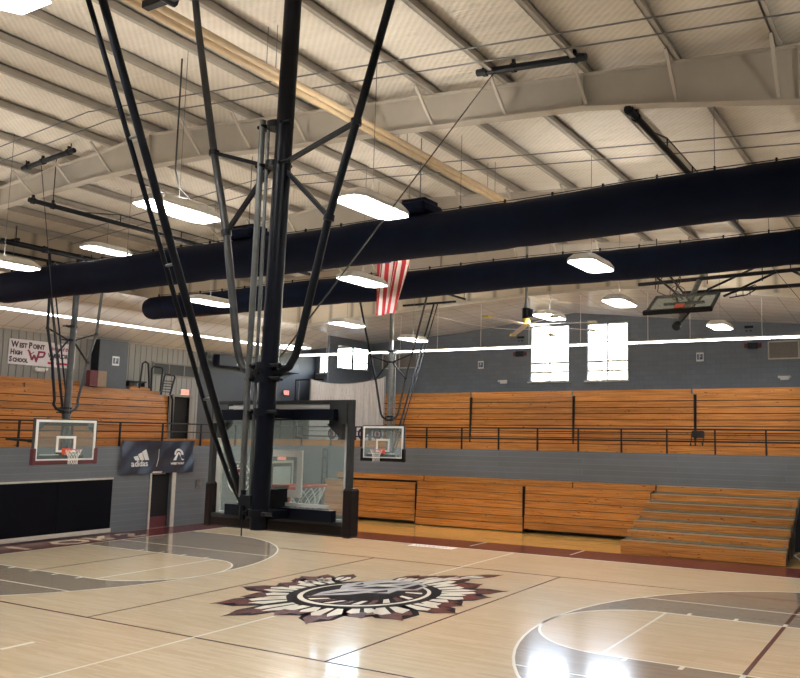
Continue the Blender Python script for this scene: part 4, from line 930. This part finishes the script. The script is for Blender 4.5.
# louver vent on left wall
def vent(loc, label, axis, wd, hh, nb):
    x, y, z = loc; t = thing('wall_vent', loc, label, 'vent', 'wall vents')
    fr = MB(); sl = MB(); T = lambda mb: mb
    def BX(mb, a, b, c, d_, n0=0, n1=.06):
        return mb.box(x+n0, x+n1, y+a, y+b, z+c, z+d_) if axis == 'Y' else mb.box(x+a, x+b, y-n1, y-n0, z+c, z+d_)
    BX(fr, 0, wd, 0, .05); BX(fr, 0, wd, hh-.05, hh)
    for i in range(nb+1): q = (wd-.05)*i/nb; BX(fr, q, q+.05, 0, hh)
    fr.build('frame', M['plank_cream'] if axis == 'X' else M['louver'], t)
    for i in range(9): q = .06+(hh-.12)*i/9; BX(sl, .03, wd-.03, q, q+.03, 0, .04)
    BX(sl, .03, wd-.03, .05, hh-.05, 0, .015)
    sl.build('slats', M['louver'] if axis == 'X' else M['dgrey'], t)
vent((XL, 7.35, 5.95), 'dark grey louvered vent on the ribbed left wall above the exit door', 'Y', 2.35, .55, 3)
vent((-12.63, YF, 6.85), 'cream framed wall vent behind the far goal mast', 'X', 2.1, .75, 2)
vent((6.05, YF, 6.70), 'cream framed wall vent on the far wall at the right edge', 'X', 2.3, .72, 2)
# school banner
t = thing('school_banner', (XL+.04, 3.3, 6), 'white school banner with maroon letters on the left wall', 'banner')
by0, by1, bz0, bz1 = 1.5, 3.95, 5.92, 6.82
MB().box(XL+.01, XL+.03, by0, by1, bz0, bz1).build('banner_sheet', M['banner_white'], t)
def bt(s_, size, y_, z_, mat, sx=1.0, fw=.012, mn='lettering'): text_mesh(mn, s_, size, mat, t, lambda v: (XL+.034+v.z, 1.5+(y_-1.55)*.72+v.x, z_-.03+v.y), depth=.002, font_w=fw, sx=.70)
def run(y_, z_, pieces, mat, k=.78, fw=.012):
    for body, size in pieces:
        o = text_mesh('lettering', body, size, mat, t, lambda v: (XL+.034+v.z, y_+v.x, z_+v.y), depth=.002, font_w=fw, sx=k)
        y_ = max(v.co.y for v in o.data.vertices) + wloc(t).y + .022
run(1.58, 6.53, (('W', .30), ('EST', .225)), M['ink']); run(2.19, 6.53, (('P', .30), ('OINT', .225)), M['ink'])
run(1.56, 6.27, (('H', .26), ('IGH', .19)), M['ink']); run(1.54, 6.01, (('S', .26), ('CHOOL', .19)), M['ink'])
run(2.98, 6.54, (('Home of the', .20),), M['maroon'], .74, .006); run(2.92, 6.26, (('WARRIORS', .22),), M['ink'], .74, .01)
lg = MB()
def PL(pts): lg.poly(pts, 0, .004, lambda v: (XL+.034+v[2], v[0], v[1]))
q = lambda a, b: (2.22+a*.58, 6.05+b*.42)
for A_, B_, w_ in (((0,.9),(.2,.15),.07),((.2,.15),(.33,.6),.07),((.33,.6),(.45,.15),.07),((.45,.0),(.62,.9),.07),((.55,.9),(1.0,.9),.07),((1.0,.9),(.9,.5),.07),((.9,.5),(.58,.45),.07),((0,.9),(-.1,.98),.06),((.0,.55),(.3,.85),.03)):
    a = q(*A_); b = q(*B_); d_ = Vector((b[0]-a[0], b[1]-a[1])); n_ = Vector((-d_.y, d_.x)).normalized()*w_*.5
    PL([(a[0]+n_.x,a[1]+n_.y),(a[0]-n_.x,a[1]-n_.y),(b[0]-n_.x,b[1]-n_.y),(b[0]+n_.x,b[1]+n_.y)])
lg.build('monogram', M['maroon'], t)
MB().box(XL+.03, XL+.036, 2.92, 3.16, 6.02, 6.10).box(XL+.03, XL+.036, 3.24, 3.8, 6.02, 6.10).build('red_line', M['red'], t)
# emergency lights
def emlight(loc, label, axis):
    x, y, z = loc; t = thing('emergency_light', loc, label, 'emergency light', 'emergency lights')
    if axis == 'Y':
        MB().bbox(x, x+.1, y-.16, y+.16, z-.07, z+.07, .015).build('housing', M['white'], t)
        for s in (-1, 1): MB().tube([(x+.1, y+s*.17, z+.05), (x+.16, y+s*.19, z+.03)], [.03,.055], 12).build('lamp_head', M['white'], t)
    else:
        MB().bbox(x-.17, x+.17, y-.1, y, z-.08, z+.08, .015).build('housing', M['white'], t)
        for s in (-1, 1): MB().tube([(x+s*.18, y-.1, z+.05), (x+s*.2, y-.16, z+.03)], [.03,.055], 12).build('lamp_head', M['white'], t)
emlight((XL, 2.65, 5.78), 'small white twin-head emergency light below the school banner', 'Y')
emlight((-5.69, YF, 6.07), 'small white emergency light left of the tall windows', 'X')
emlight((6.66, YF, 5.97), 'small white emergency light below the right wall vent', 'X')
# gray column box on the left balcony
t = thing('duct_chase', (-16.65, 5.3, 5.2), 'tall gray boxed column behind the left bleachers', 'column')
MB().box(-16.99, -16.53, 4.64, 5.85, 3.08, 7.12).build('casing', M['chase'], t)
MB().box(-16.99, -16.535, 4.62, 4.64, 3.08, 7.12).build('dark_side', M['black'], t)  # column's near side coloured black with a thin sheet
def sec_sign(x, y, z, axis, label, s_=.3):
    t = thing('section_sign', (x,y,z), label, 'sign', 'blue section signs')
    if axis == 'Y':
        MB().box(x, x+.02, y-s_/2, y+s_/2, z-s_*.6, z+s_*.6).build('panel', M['white'], t); MB().box(x+.02, x+.024, y-s_*.38, y+s_*.38, z-s_*.36, z+s_*.38).build('blue_field', M['sign_blue'], t)
        text_mesh('letter', 'F', .27, M['white'], t, lambda v: (x+.027+v.z, y+v.x, z-.09+v.y), ax='CENTER', depth=.001)
    else:
        MB().box(x-s_/2, x+s_/2, y-.02, y, z-s_*.6, z+s_*.6).build('panel', M['white'], t); MB().box(x-s_*.38, x+s_*.38, y-.024, y-.02, z-s_*.36, z+s_*.38).build('blue_field', M['sign_blue'], t)
        text_mesh('letter', 'F', .27, M['white'], t, lambda v: (x+v.x, y-.027-v.z, z-.09+v.y), ax='CENTER', depth=.001)
sec_sign(-16.53, 5.33, 6.33, 'Y', 'small blue and white sign on the gray column')
sec_sign(-6.93, YF, 6.89, 'X', 'small blue and white sign on the far wall left of the fan')
sec_sign(3.37, YF, 6.9, 'X', 'small blue and white sign on the far wall below the folded backboard')
# box, bench
t = thing('crate', (-16.1, 4.25, 5.12), 'maroon and tan box beside the gray column on the bleachers', 'box')
MB().box(-16.2, -15.95, 3.93, 4.24, 5.26, 5.85).build('maroon_side', M['bmaroon'], t); MB().box(-16.2, -15.95, 4.25, 4.6, 5.26, 5.85).build('tan_side', M['tan'], t)
t = thing('small_bench', (-16.7, 6.3, 5.2), 'low black bench behind the left bleachers right of the column', 'bench')
MB().box(-16.95, -16.5, 5.95, 6.75, 5.56, 5.61).build('seat', M['black'], t)
for y_ in (6.0, 6.7): MB().box(-16.9, -16.55, y_-.02, y_+.02, 5.4, 5.56).build('leg', M['black'], t)
# bleacher end rails: two leaning black hoops with rungs
for k_, (y_, z_, yb, zb, wd, rungs, lb) in enumerate(((6.6,6.2,6.45,5.22,.5,0,'leaning black tubular hand rail on top of the left bleachers'),(7.2,5.93,6.92,5.1,.5,5,'black tubular aisle rail with rungs at the right end of the left bleachers'))):
    t = thing('bleacher_hand_rail', (-15.9, yb, zb), lb, 'hand rail', 'black bleacher hand rails')
    pts = [(-15.8, yb, zb), (-15.95, y_-.06, z_-.1), (-15.96, y_, z_), (-15.96, y_+wd*.8, z_), (-15.95, y_+wd*.9, z_-.1), (-15.8, yb+wd*.85, zb)]
    MB().tube(pts, .038, 8).build('hoop', M['black'], t)
    if rungs: MB().tube([(-15.8, 7.4, 5.1), (-15.78, 7.47, 4.9), (-15.78, 7.52, 3.1)], .045, 8).build('side_rail', M['black'], t)
    else: MB().tube([(-16.25, yb-.2, zb+.1), (-16.35, y_-.2, z_+.12), (-16.3, y_-.12, z_+.2), (-16.2, y_-.05, z_+.12), (-16.05, yb+.1, zb+.1)], .036, 8).build('hoop', M['black'], t)
    for i in range(rungs):
        q = (i+1)/(rungs+1.5); a = Vector(pts[0]).lerp(Vector(pts[1]), q); b = Vector(pts[5]).lerp(Vector(pts[4]), q)
        MB().tube([a, b], .02, 6).build('rung', M['black'], t)
# navy box bulkhead and dark items in the corner
t = thing('scoreboard_cabinet', (XL+.1, 12, 6.6), 'long navy cabinet high on the dark left corner wall', 'cabinet')
MB().bbox(XL+.005, XL+.4, 10.5, 15.6, 6.6, 7.1, .02).build('casing', M['navy_box'], t)
MB().box(XL+.4, XL+.405, 11.5, 11.62, 6.68, 6.76).box(XL+.4, XL+.405, 11.66, 11.78, 6.68, 6.74).box(XL+.4, XL+.405, 11.82, 11.98, 6.68, 6.74).build('white_marks', M['white'], t)
t = thing('loudspeaker', (XL+.2, 9.95, 6.9), 'small dark loudspeaker beside the navy cabinet', 'speaker')
MB().bbox(XL+.05, XL+.3, 9.85, 10.2, 6.75, 7.15, .02).build('housing', M['dgrey'], t); MB().tube([(XL+.3, 10.02, 6.95), (XL+.31, 10.02, 6.95)], .1, 16).build('cone', M['black'], t)
t = thing('wall_panel', (XL+.1, 14.6, 3.1), 'olive gray panel board low in the dark corner', 'panel')
MB().box(XL+.6, XL+.66, 14.2, 17.0, 3.3, 5.05).box(XL+.6, XL+.7, 14.2, 17.0, 5.05, 5.12).build('board', M['olive'], t); MB().box(XL+.55, XL+.6, 14.3, 14.4, 3.06, 5.0).box(XL+.55, XL+.6, 16.8, 16.9, 3.06, 5.0).build('post', M['gsteel'], t)
o = MB().tube([(-15.2, 14.1, 3.06), (-15.2, 14.1, 6.1)], .035, 10).build('curtain_post', M['gsteel'], None, loc=(-15.2,14.1,3.06)); tag(o, 'thin gray steel post left of the pale curtain', 'post')
o = MB().box(-16.3, -14.5, 15.0, 15.04, 6.2, 6.26).box(-16.3, -16.26, 15.0, 15.04, 3.06, 6.2).box(-14.54, -14.5, 15.0, 15.04, 3.06, 6.2).build('pipe_frame', M['black'], None, loc=(-15.4,15,3.06)); tag(o, 'black pipe frame standing below the small blue window', 'frame')

# curtain
n_ = 160; vs = []; fs = []; rows = 12
def top(q): return 6.12 - .28*math.sin(PI*q)**.8 * (1 - .1*q)
for j in range(rows+1):
    for i in range(n_+1):
        q = i/n_; x_ = -13.95 + 4.25*q; zz = 3.08 + (top(q)-3.08)*j/rows
        vs.append((x_, 13.55 + .06*math.sin(q*2*PI*26) + .02*math.sin(q*61), zz + (.02*math.cos(q*2*PI*26) if j == rows else 0)))
for j in range(rows):
    for i in range(n_): a = j*(n_+1)+i; fs.append((a, a+1, a+n_+2, a+n_+1))
nv = len(vs); vs += [(a, b+.012, c) for a, b, c in vs]; fs += [tuple(reversed([i+nv for i in f_])) for f_ in fs]
t = thing('curtain', (-11.8, 13.55, 3.06), 'pale gray pleated curtain hanging on the far left balcony', 'curtain')
mb = MB(); mb.add(vs, fs, True); mb.build('cloth', M['curtain'], t)
MB().tube([(-13.97+4.3*i/20, 13.55, top(min(1,i/20))+.02) for i in range(21)], .015, 6).build('suspension_wire', M['gsteel'], t)
MB().tube([(-9.68, 13.55, 3.06), (-9.68, 13.55, 6.16)], .03, 8).tube([(-13.98, 13.55, 3.06), (-13.98, 13.55, 6.16)], .03, 8).build('post', M['gsteel'], t)

# emblem posters behind the far rail
for k_, x_ in enumerate((-12.2, -11.35, -10.5, -9.68)):
    lb = ['leftmost of the four round-emblem posters, seen through the big backboard', 'second round-emblem poster, at the right frame of the big backboard', 'third round-emblem poster, just left of the far backboard', 'round-emblem poster seen through the far backboard'][k_]
    t = thing('emblem_poster', (x_, 13.12, 3.35), lb, 'poster', 'white emblem posters on the balcony rail')
    MB().box(x_-.3, x_+.3, 13.12, 13.14, 3.34, 3.9).build('sheet', M['banner_white'], t)
    mb = MB(); ringxz(mb, x_, 3.62, .25, .14, 13.115); mb.build('ring', M['banner_navy'], t)
    mb = MB(); disc(mb, x_, 3.62, .1, 13.112, 13.119); mb.build('emblem', M['maroon'], t)
    if k_ < 3: MB().box(x_+.32, x_+.5, 13.13, 13.15, 3.34, 3.9).build('dark_strip', M['banner_navy'], t)

# sports brand banner on the left balcony face
by0, by1, bz0, bz1 = 4.17, 7.35, 2.05, 3.27
t = thing('sponsor_banner', (GX+.05, 5.8, 2.1), 'navy vinyl banner with white logos hung on the left balcony rail', 'banner')
vs = []; fs = []; nu, nv_ = 70, 24
def bsurf(q, h):
    scal = 0.10*abs(math.sin(q*PI*3))**.5
    xx = GX + .07 + .035*math.sin(q*9 + h*3) * (1-.3*h) + .05*max(0, math.sin((q*3 % 1)*PI*2 - h*4))*h + .02*math.sin(q*23-h*9)
    return (xx, by0+(by1-by0)*q + .05*(1-h)*(q-.5), bz0 + (bz1-bz0)*h - .03*scal*h*8*.3 - .05*math.sin(q*PI)*(1-h)*0)
for j in range(nv_+1):
    for i in range(nu+1): vs.append(bsurf(i/nu, j/nv_))
for j in range(nv_):
    for i in range(nu): a = j*(nu+1)+i; fs.append((a, a+1, a+nu+2, a+nu+1))
nn = len(vs); vs += [(a-.006, b, c) for a, b, c in vs]; fs += [tuple(reversed([i+nn for i in f_])) for f_ in fs]
mb = MB(); mb.add(vs, fs, True); bn = mb.build('vinyl_sheet', M['banner_navy'], t)
def onb(y_, z_, off=.016):
    q = (y_-by0)/(by1-by0); h = (z_-bz0)/(bz1-bz0); s_ = bsurf(q, h); return (s_[0]+off, y_, z_)
lg = MB()
for (a, b, hh) in ((0,.17,.16),(.2,.37,.27),(.4,.57,.38)):
    y0_ = 4.72 + a*1.15
    pts = [(y0_+.0, 2.55), (y0_+.17, 2.55), (y0_+.17-.11*hh/.38+.0, 2.55+hh+.03), (y0_-.13*hh/.38-.0, 2.55+hh-.06)]
    pts = [(y0_-.02*0, 2.55), (y0_+.19, 2.55), (y0_+.19-.5*hh, 2.55+hh*1.05), (y0_+.02-.5*hh, 2.55+hh*.8)]
    fine = []
    for (p, q_) in zip(pts, pts[1:]+pts[:1]):
        for s_ in range(4): fine.append((p[0]+(q_[0]-p[0])*s_/4, p[1]+(q_[1]-p[1])*s_/4))
    lg.poly(fine, 0, .004, lambda v: tuple(Vector(onb(v[0], v[1])) + Vector((v[2],0,0))))
lg.build('stripe_logo', M['white'], bn).location = tuple(-Vector((0,0,0)))
def tb(name, s_, size, y_, z_, fw): text_mesh(name, s_, size, M['white'], bn, lambda v: tuple(Vector(onb(y_+v.x, z_+v.y, .022)) + Vector((v.z,0,0))), depth=.002, font_w=fw)
tb('brand_lettering', 'adidas', .31, 4.55, 2.33, .006)
tb('team_lettering', 'WEST POINT', .105, 6.28, 2.36, .006)
mb = MB()
c_ = (6.62, 2.77); 
def rb(R0, R1, a0, a1, n=18):
    for i in range(n):
        a = a0+(a1-a0)*i/n; b = a0+(a1-a0)*(i+1)/n
        mb.poly([(c_[0]+R0*math.cos(a), c_[1]+R0*math.sin(a)), (c_[0]+R1*math.cos(a), c_[1]+R1*math.sin(a)), (c_[0]+R1*math.cos(b), c_[1]+R1*math.sin(b)), (c_[0]+R0*math.cos(b), c_[1]+R0*math.sin(b))], 0, .003, lambda v: tuple(Vector(onb(v[0], v[1])) + Vector((v[2],0,0))))
rb(.11, .19, -.3, PI+.3)
for sg in (-1, 1): mb.poly([(c_[0]-sg*.02, c_[1]+.06), (c_[0]+sg*.05, c_[1]+.04), (c_[0]+sg*.25, c_[1]-.25), (c_[0]+sg*.13, c_[1]-.25)][::sg], 0, .003, lambda v: tuple(Vector(onb(v[0], v[1])) + Vector((v[2],0,0))))
mb.build('warrior_emblem', M['white'], bn)
mb = MB().tube([onb(5.75, 2.95, .012), onb(5.72, 2.6, .012), onb(5.68, 2.3, .012)], .014, 6); mb.build('hanging_cord', M['curtain'], t)
# wall boxes on the left wall
t = thing('wall_outlet_box', (GX, 7.6, 1.5), 'small gray conduit box on the left wall below the banner corner', 'wall box'); MB().box(GX, GX+.04, 7.58, 7.84, 1.4, 1.72).build('cover', M['gsteel'], t)
MB().tube([(.93, -.25, 3.30), (1.6, -.25, 3.36)], .04, 10).tube([(.85,-.25,3.29),(.97,-.25,3.30)], .055, 10).build('side_arm', M['black'], g2, local=True)

# flag
t = thing('striped_flag', (-.5, 1.5, 8.6), 'red and white striped flag hanging between the two navy ducts', 'flag')
fx0, fx1 = -1.02, .06; red, wh, bl = MB(), MB(), MB(); nst = 13
def fs_(q, h):   # q across 0..1 , h down 0..1
    return (fx0 + (fx1-fx0)*(q*(1-.42*max(0,h-.35)/.65*1) ) , 1.6 + .07*math.sin(q*15+h*2) + .12*q*h, 8.75 - 2.1*h + .10*q*h)
for k_ in range(nst):
    tgt = red if k_ % 2 == 0 else wh; vs = []; fs = []
    for j in range(17):
        for i in range(5): vs.append(fs_((k_+i/4)/nst, j/16))
    for j in range(16):
        for i in range(4): a = j*5+i; fs.append((a, a+1, a+6, a+5))
    nn = len(vs); vs += [(a, b+.006, c) for a, b, c in vs]; fs += [tuple(reversed([i+nn for i in f_])) for f_ in fs]
    tgt.add(vs, fs, True)
cl = wh.build('white_stripes', M['fwhite'], t); red.build('red_stripes', M['red'], t)
vs = [(-1.03, 1.5, 8.77), (-.45, 1.5, 8.77), (-.45, 1.5, 8.0), (-1.03, 1.5, 8.0)]; vs += [(a, b-.004, c) for a, b, c in vs]
bl.add(vs, [(0,1,2,3),(7,6,5,4),(0,4,5,1),(1,5,6,2),(2,6,7,3),(3,7,4,0)]).build('blue_canton', M['fblue'], t)
MB().tube([(-1.1, 1.6, 8.77), (.15, 1.6, 8.77)], .02, 8).tube([(-1,1.6,8.77),(-1,1.6,roofz(-1)-.15)],.006,6).tube([(0,1.6,8.77),(0,1.6,roofz(0)-.15)],.006,6).build('flag_pole', M['gsteel'], t)

# folding chair on the far balcony
t = thing('folding_chair', (4.1, 13.8, 3.06), 'black folding chair behind the far balcony rail', 'chair')
cx_, cy_ = 4.16, 13.75
MB().bbox(cx_-.22, cx_+.24, cy_-.02, cy_+.02, 3.06+.57, 3.06+.82, .04).build('backrest', M['chair'], t)
MB().bbox(cx_-.21, cx_+.21, cy_-.4, cy_-.02, 3.06+.43, 3.06+.46, .01).build('seat', M['chair'], t)
for s in (-1, 1):
    MB().tube([(cx_+s*.21, cy_+.0, 3.06+.79), (cx_+s*.22, cy_-.1, 3.06+.45), (cx_+s*.23, cy_-.4, 3.075)], .02, 8).build('leg', M['chair'], t)
    MB().tube([(cx_+s*.2, cy_-.25, 3.06+.44), (cx_+s*.2, cy_+.08, 3.075)], .015, 8).build('leg', M['chair'], t)
# electronic score clocks on far wall
for x_, z_, lb in ((5.48,7.27,'small dark display with red sides on the far wall at right'),(-4.88,7.33,'small dark display on the far wall left of the tall windows')):
    t = thing('shot_clock', (x_, YF, z_), lb, 'display', 'dark wall displays')
    MB().bbox(x_-.2, x_+.2, YF-.08, YF, z_-.12, z_+.12, .015).build('casing', M['black'], t)
    MB().box(x_-.33, x_-.2, YF-.05, YF, z_-.09, z_+.09).box(x_+.2, x_+.33, YF-.05, YF, z_-.09, z_+.09).build('side_horn', M['bmaroon'], t)
for x_, z_, lb in ((5.34,8.02,'tiny black box high on the far wall at right'),(-4.84,8.08,'tiny black box high on the far wall behind the fan blade')):
    o = MB().box(x_-.17, x_+.17, YF-.05, YF, z_-.05, z_+.05).box(x_-.12, x_-.06, YF-.05, YF, z_-.18, z_-.13).box(x_+.04, x_+.1, YF-.05, YF, z_-.18, z_-.13).build('junction_box', M['black'], None, loc=(x_,YF,z_)); tag(o, lb, 'box', 'junction boxes on the far wall')
# covered cart at the right edge
t = thing('covered_cart', (8.35, 9.9, 0), 'black fabric covered cart with a metal foot at the right edge', 'cart')
MB().add([(8.02,9.6,.42),(8.6,9.6,.42),(8.6,10.7,.42),(8.02,10.7,.42),(8.25,9.7,2.0),(8.6,9.7,2.05),(8.6,10.6,2.05),(8.25,10.6,2.0),(8.08,9.62,1.2),(8.62,9.6,1.25)],
    [(0,3,2,1),(4,5,6,7),(0,1,9,8),(8,9,5,4),(1,2,6,5,9),(2,3,7,6),(3,0,8,4,7)]).build('cover', M['bpad'], t)
MB().tube([(8.0,9.7,.3),(8.3,9.6,.12),(8.8,9.6,.12)], .02, 8).tube([(8.0,9.7,.3),(8.1,10.6,.3),(8.3,10.6,.12)], .02, 8).build('foot_frame', M['alu'], t)
for x_, y_ in ((8.3,9.6),(8.3,10.6),(8.75,9.6)): MB().tube([(x_-.02, y_, .05), (x_+.02, y_, .05)], .05, 12).build('wheel', M['black'], t)
MB().box(8.2, 8.24, 9.65, 9.69, .12, .5).box(8.5, 8.54, 10.5, 10.54, .12, .5).build('post', M['black'], t)
o = MB().tube([(8.05,GY-.03,3.0),(8.05,GY-.05,2.75)], .02, 6).tube([(8.05,GY-.03,3.0),(8.3,GY-.03,3.02)], .02, 6).build('rail_bracket', M['white'], None, loc=(8.05,GY,3)); tag(o, 'small white hook on the gray balcony face at right', 'hook')
# ladder-like rails standing beside the closed floor bleachers
t = thing('aisle_rail', (-12.4, 12.2, 0), 'black tubular rails stored beside the floor bleachers, seen through the glass', 'hand rail')
for dx, zt in ((0, 2.6), (.25, 2.95)):
    MB().tube([(-12.45+dx, 12.8-dx, .02), (-12.42+dx, 12.8-dx, zt-.1), (-12.38+dx, 12.8-dx, zt), (-12.2+dx, 12.8-dx, zt), (-12.16+dx, 12.8-dx, zt-.1), (-12.15+dx, 12.8-dx, .02)], .032, 8).build('hoop', M['black'], t)
for i in range(9): MB().tube([(-12.43, 12.8, .3+.27*i), (-12.16, 12.8, .3+.27*i)], .024, 6).build('rung', M['black'], t)
